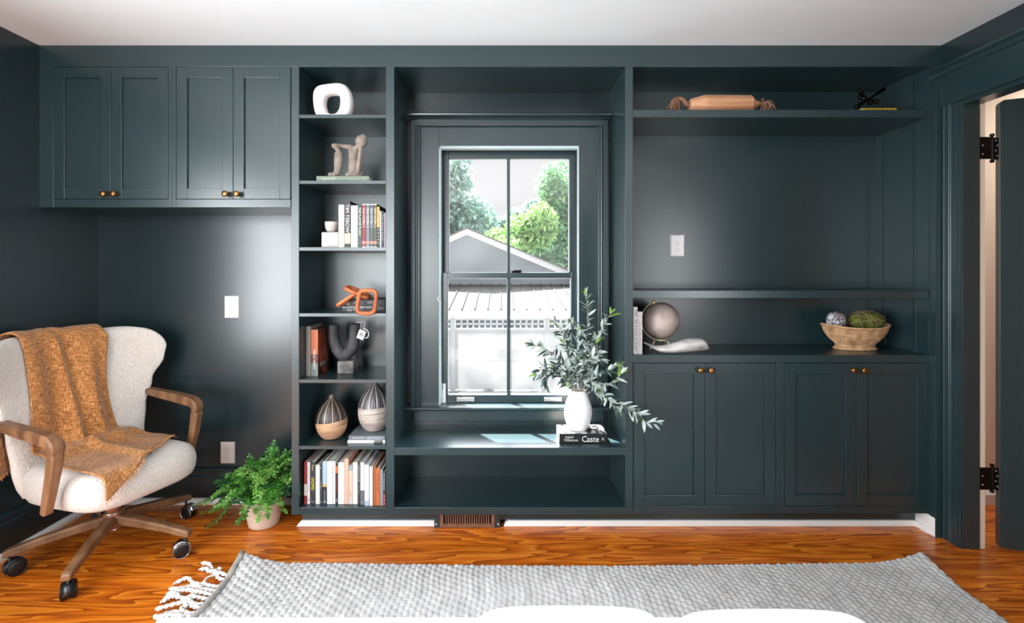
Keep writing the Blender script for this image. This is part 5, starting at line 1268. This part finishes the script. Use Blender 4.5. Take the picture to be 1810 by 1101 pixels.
def folds(s, r): 
    # two soft ridges and one deep overlap running down the cloth
    return .010*math.sin(s*9+r*1.5)+.006*math.sin(s*21-r*2)+.022*math.exp(-((s-(.40+.10*math.sin(r*1.2)))/.045)**2)-.012*math.exp(-((s-(.50+.10*math.sin(r*1.2)))/.04)**2)+.014*math.exp(-((s-.80)/.08)**2)
OFFS = .016
# behind the back, bottom to top
for i in range(10):
    q = i/9; z = .44+(1.0-.44)*q; row = []
    for j in range(NS+1):
        s = j/NS; v = (-.330+.04*q)+((.13)-(-.330))*s+(.0)*q
        row.append((back_front(v, z, -1)-OFFS-.4*abs(folds(s, 0))-(.02 if s < .25 else 0)*(1-q), v, z+(.02*s if q < .5 else .02*s*(1-q)*2)))
    rows.append(row)
# over the top
for i in range(1, 6):
    a = PI*i/6; row = []
    for j in range(NS+1):
        s = j/NS; v = -.290+(.135-(-.290))*s; v += (.06)*(i/6)*(1-s)*1.2
        zt = b_top(v/.38); uc = b_u(1)+b_wing(v, 1); row.append((uc-.052*math.cos(a), v, zt-.012+.034*math.sin(a)+.3*abs(folds(s, 0))))
    rows.append(row)
# down the front of the back
for i in range(17):
    q = i/16; z = .985-(.985-.515)*q; row = []
    for j in range(NS+1):
        s = j/NS; vl = -.222+.015*math.sin(q*3)-.012*q; vr_ = .150-.03*math.sin(q*PI)+.0*q; v = vl+(vr_-vl)*s
        row.append((back_front(v, z, 1)+OFFS+folds(s, q*1.6)*(.7+.5*q), v, z))
    rows.append(row)
# on to the seat and over its front edge: left edge runs to the near front corner, right edge turns to the far side
NQ = 20
for i in range(1, NQ+1):
    q = i/NQ; row = []
    for j in range(NS+1):
        s = j/NS
        # near edge: back (-.15,-.225) -> front (.30,-.235, hanging); far edge: (-.15,.15) -> (.03,.262)
        L0 = -.115+(.49)*q; R0 = -.115+(.16)*q
        u = L0+(R0-L0)*s**1.0; v = (-.225-.015*q)+((.15+.112*q**.8)-(-.225-.015*q))*s
        lim = .252
        if u > lim: 
            over = u-lim; a = min(over/.045, PI/2); z = .468-.045*(1-math.cos(a)) if over < .07 else .468-.045-(over-.07); uu = lim+.045*math.sin(a)
            row.append((uu+.010+.5*folds(s, 1.6+q*.6)*.6, v, z+.012))
        else:
            base = seat_top(u, v); fil = .045*math.exp(-((u+.115)/.05)**2)
            row.append((u, v, base+.012+fil+max(0, folds(s, 1.6+q*.6))*.9))
    rows.append(row)
g = throw_strip(rows)
mb = MB().grid(g); tz_ = ch(0, 0, .48)
th_ = thing('throw_blanket', 'rust brown woven throw draped over the cream armchair back and seat', 'blanket', tz_)
to_ = mb.build('cloth', THROW, th_, smooth=True, flip=False)
uvl = to_.data.uv_layers.new(name='uv'); nr, nc = len(g), len(g[0])
uvs = []
for p in to_.data.polygons:
    for vi in p.vertices: uvs += [(vi % nc)/nc*.45, (vi//nc)/nr*1.35]
uvl.data.foreach_set('uv', uvs)
q_ = to_.modifiers.new('sub', 'SUBSURF'); q_.levels = 1; q_.render_levels = 1
q_ = to_.modifiers.new('solid', 'SOLIDIFY'); q_.thickness = .007; q_.offset = 0
rng = random.Random(8); FRG = pm('throw_fringe', (206, 152, 96), .9, rgb2=(150, 96, 46), var=.2, vscale=80)
for row, prev in ((g[-1], g[-2]), (g[0], g[1])):
    f = MB()
    for j in range(NS):
        for m in range(4):
            a = row[j].lerp(row[j+1], (m+rng.random())/4); d = (row[j]-prev[j]).normalized()*rng.uniform(.012, .022)+Vector((rng.gauss(0, .004), rng.gauss(0, .004), rng.gauss(0, .002)))
            f.tube([a-d*.2, a+d*.5+Vector((0, 0, .001)), a+d], .0013, 4)
    f.build('fringe', FRG, th_)
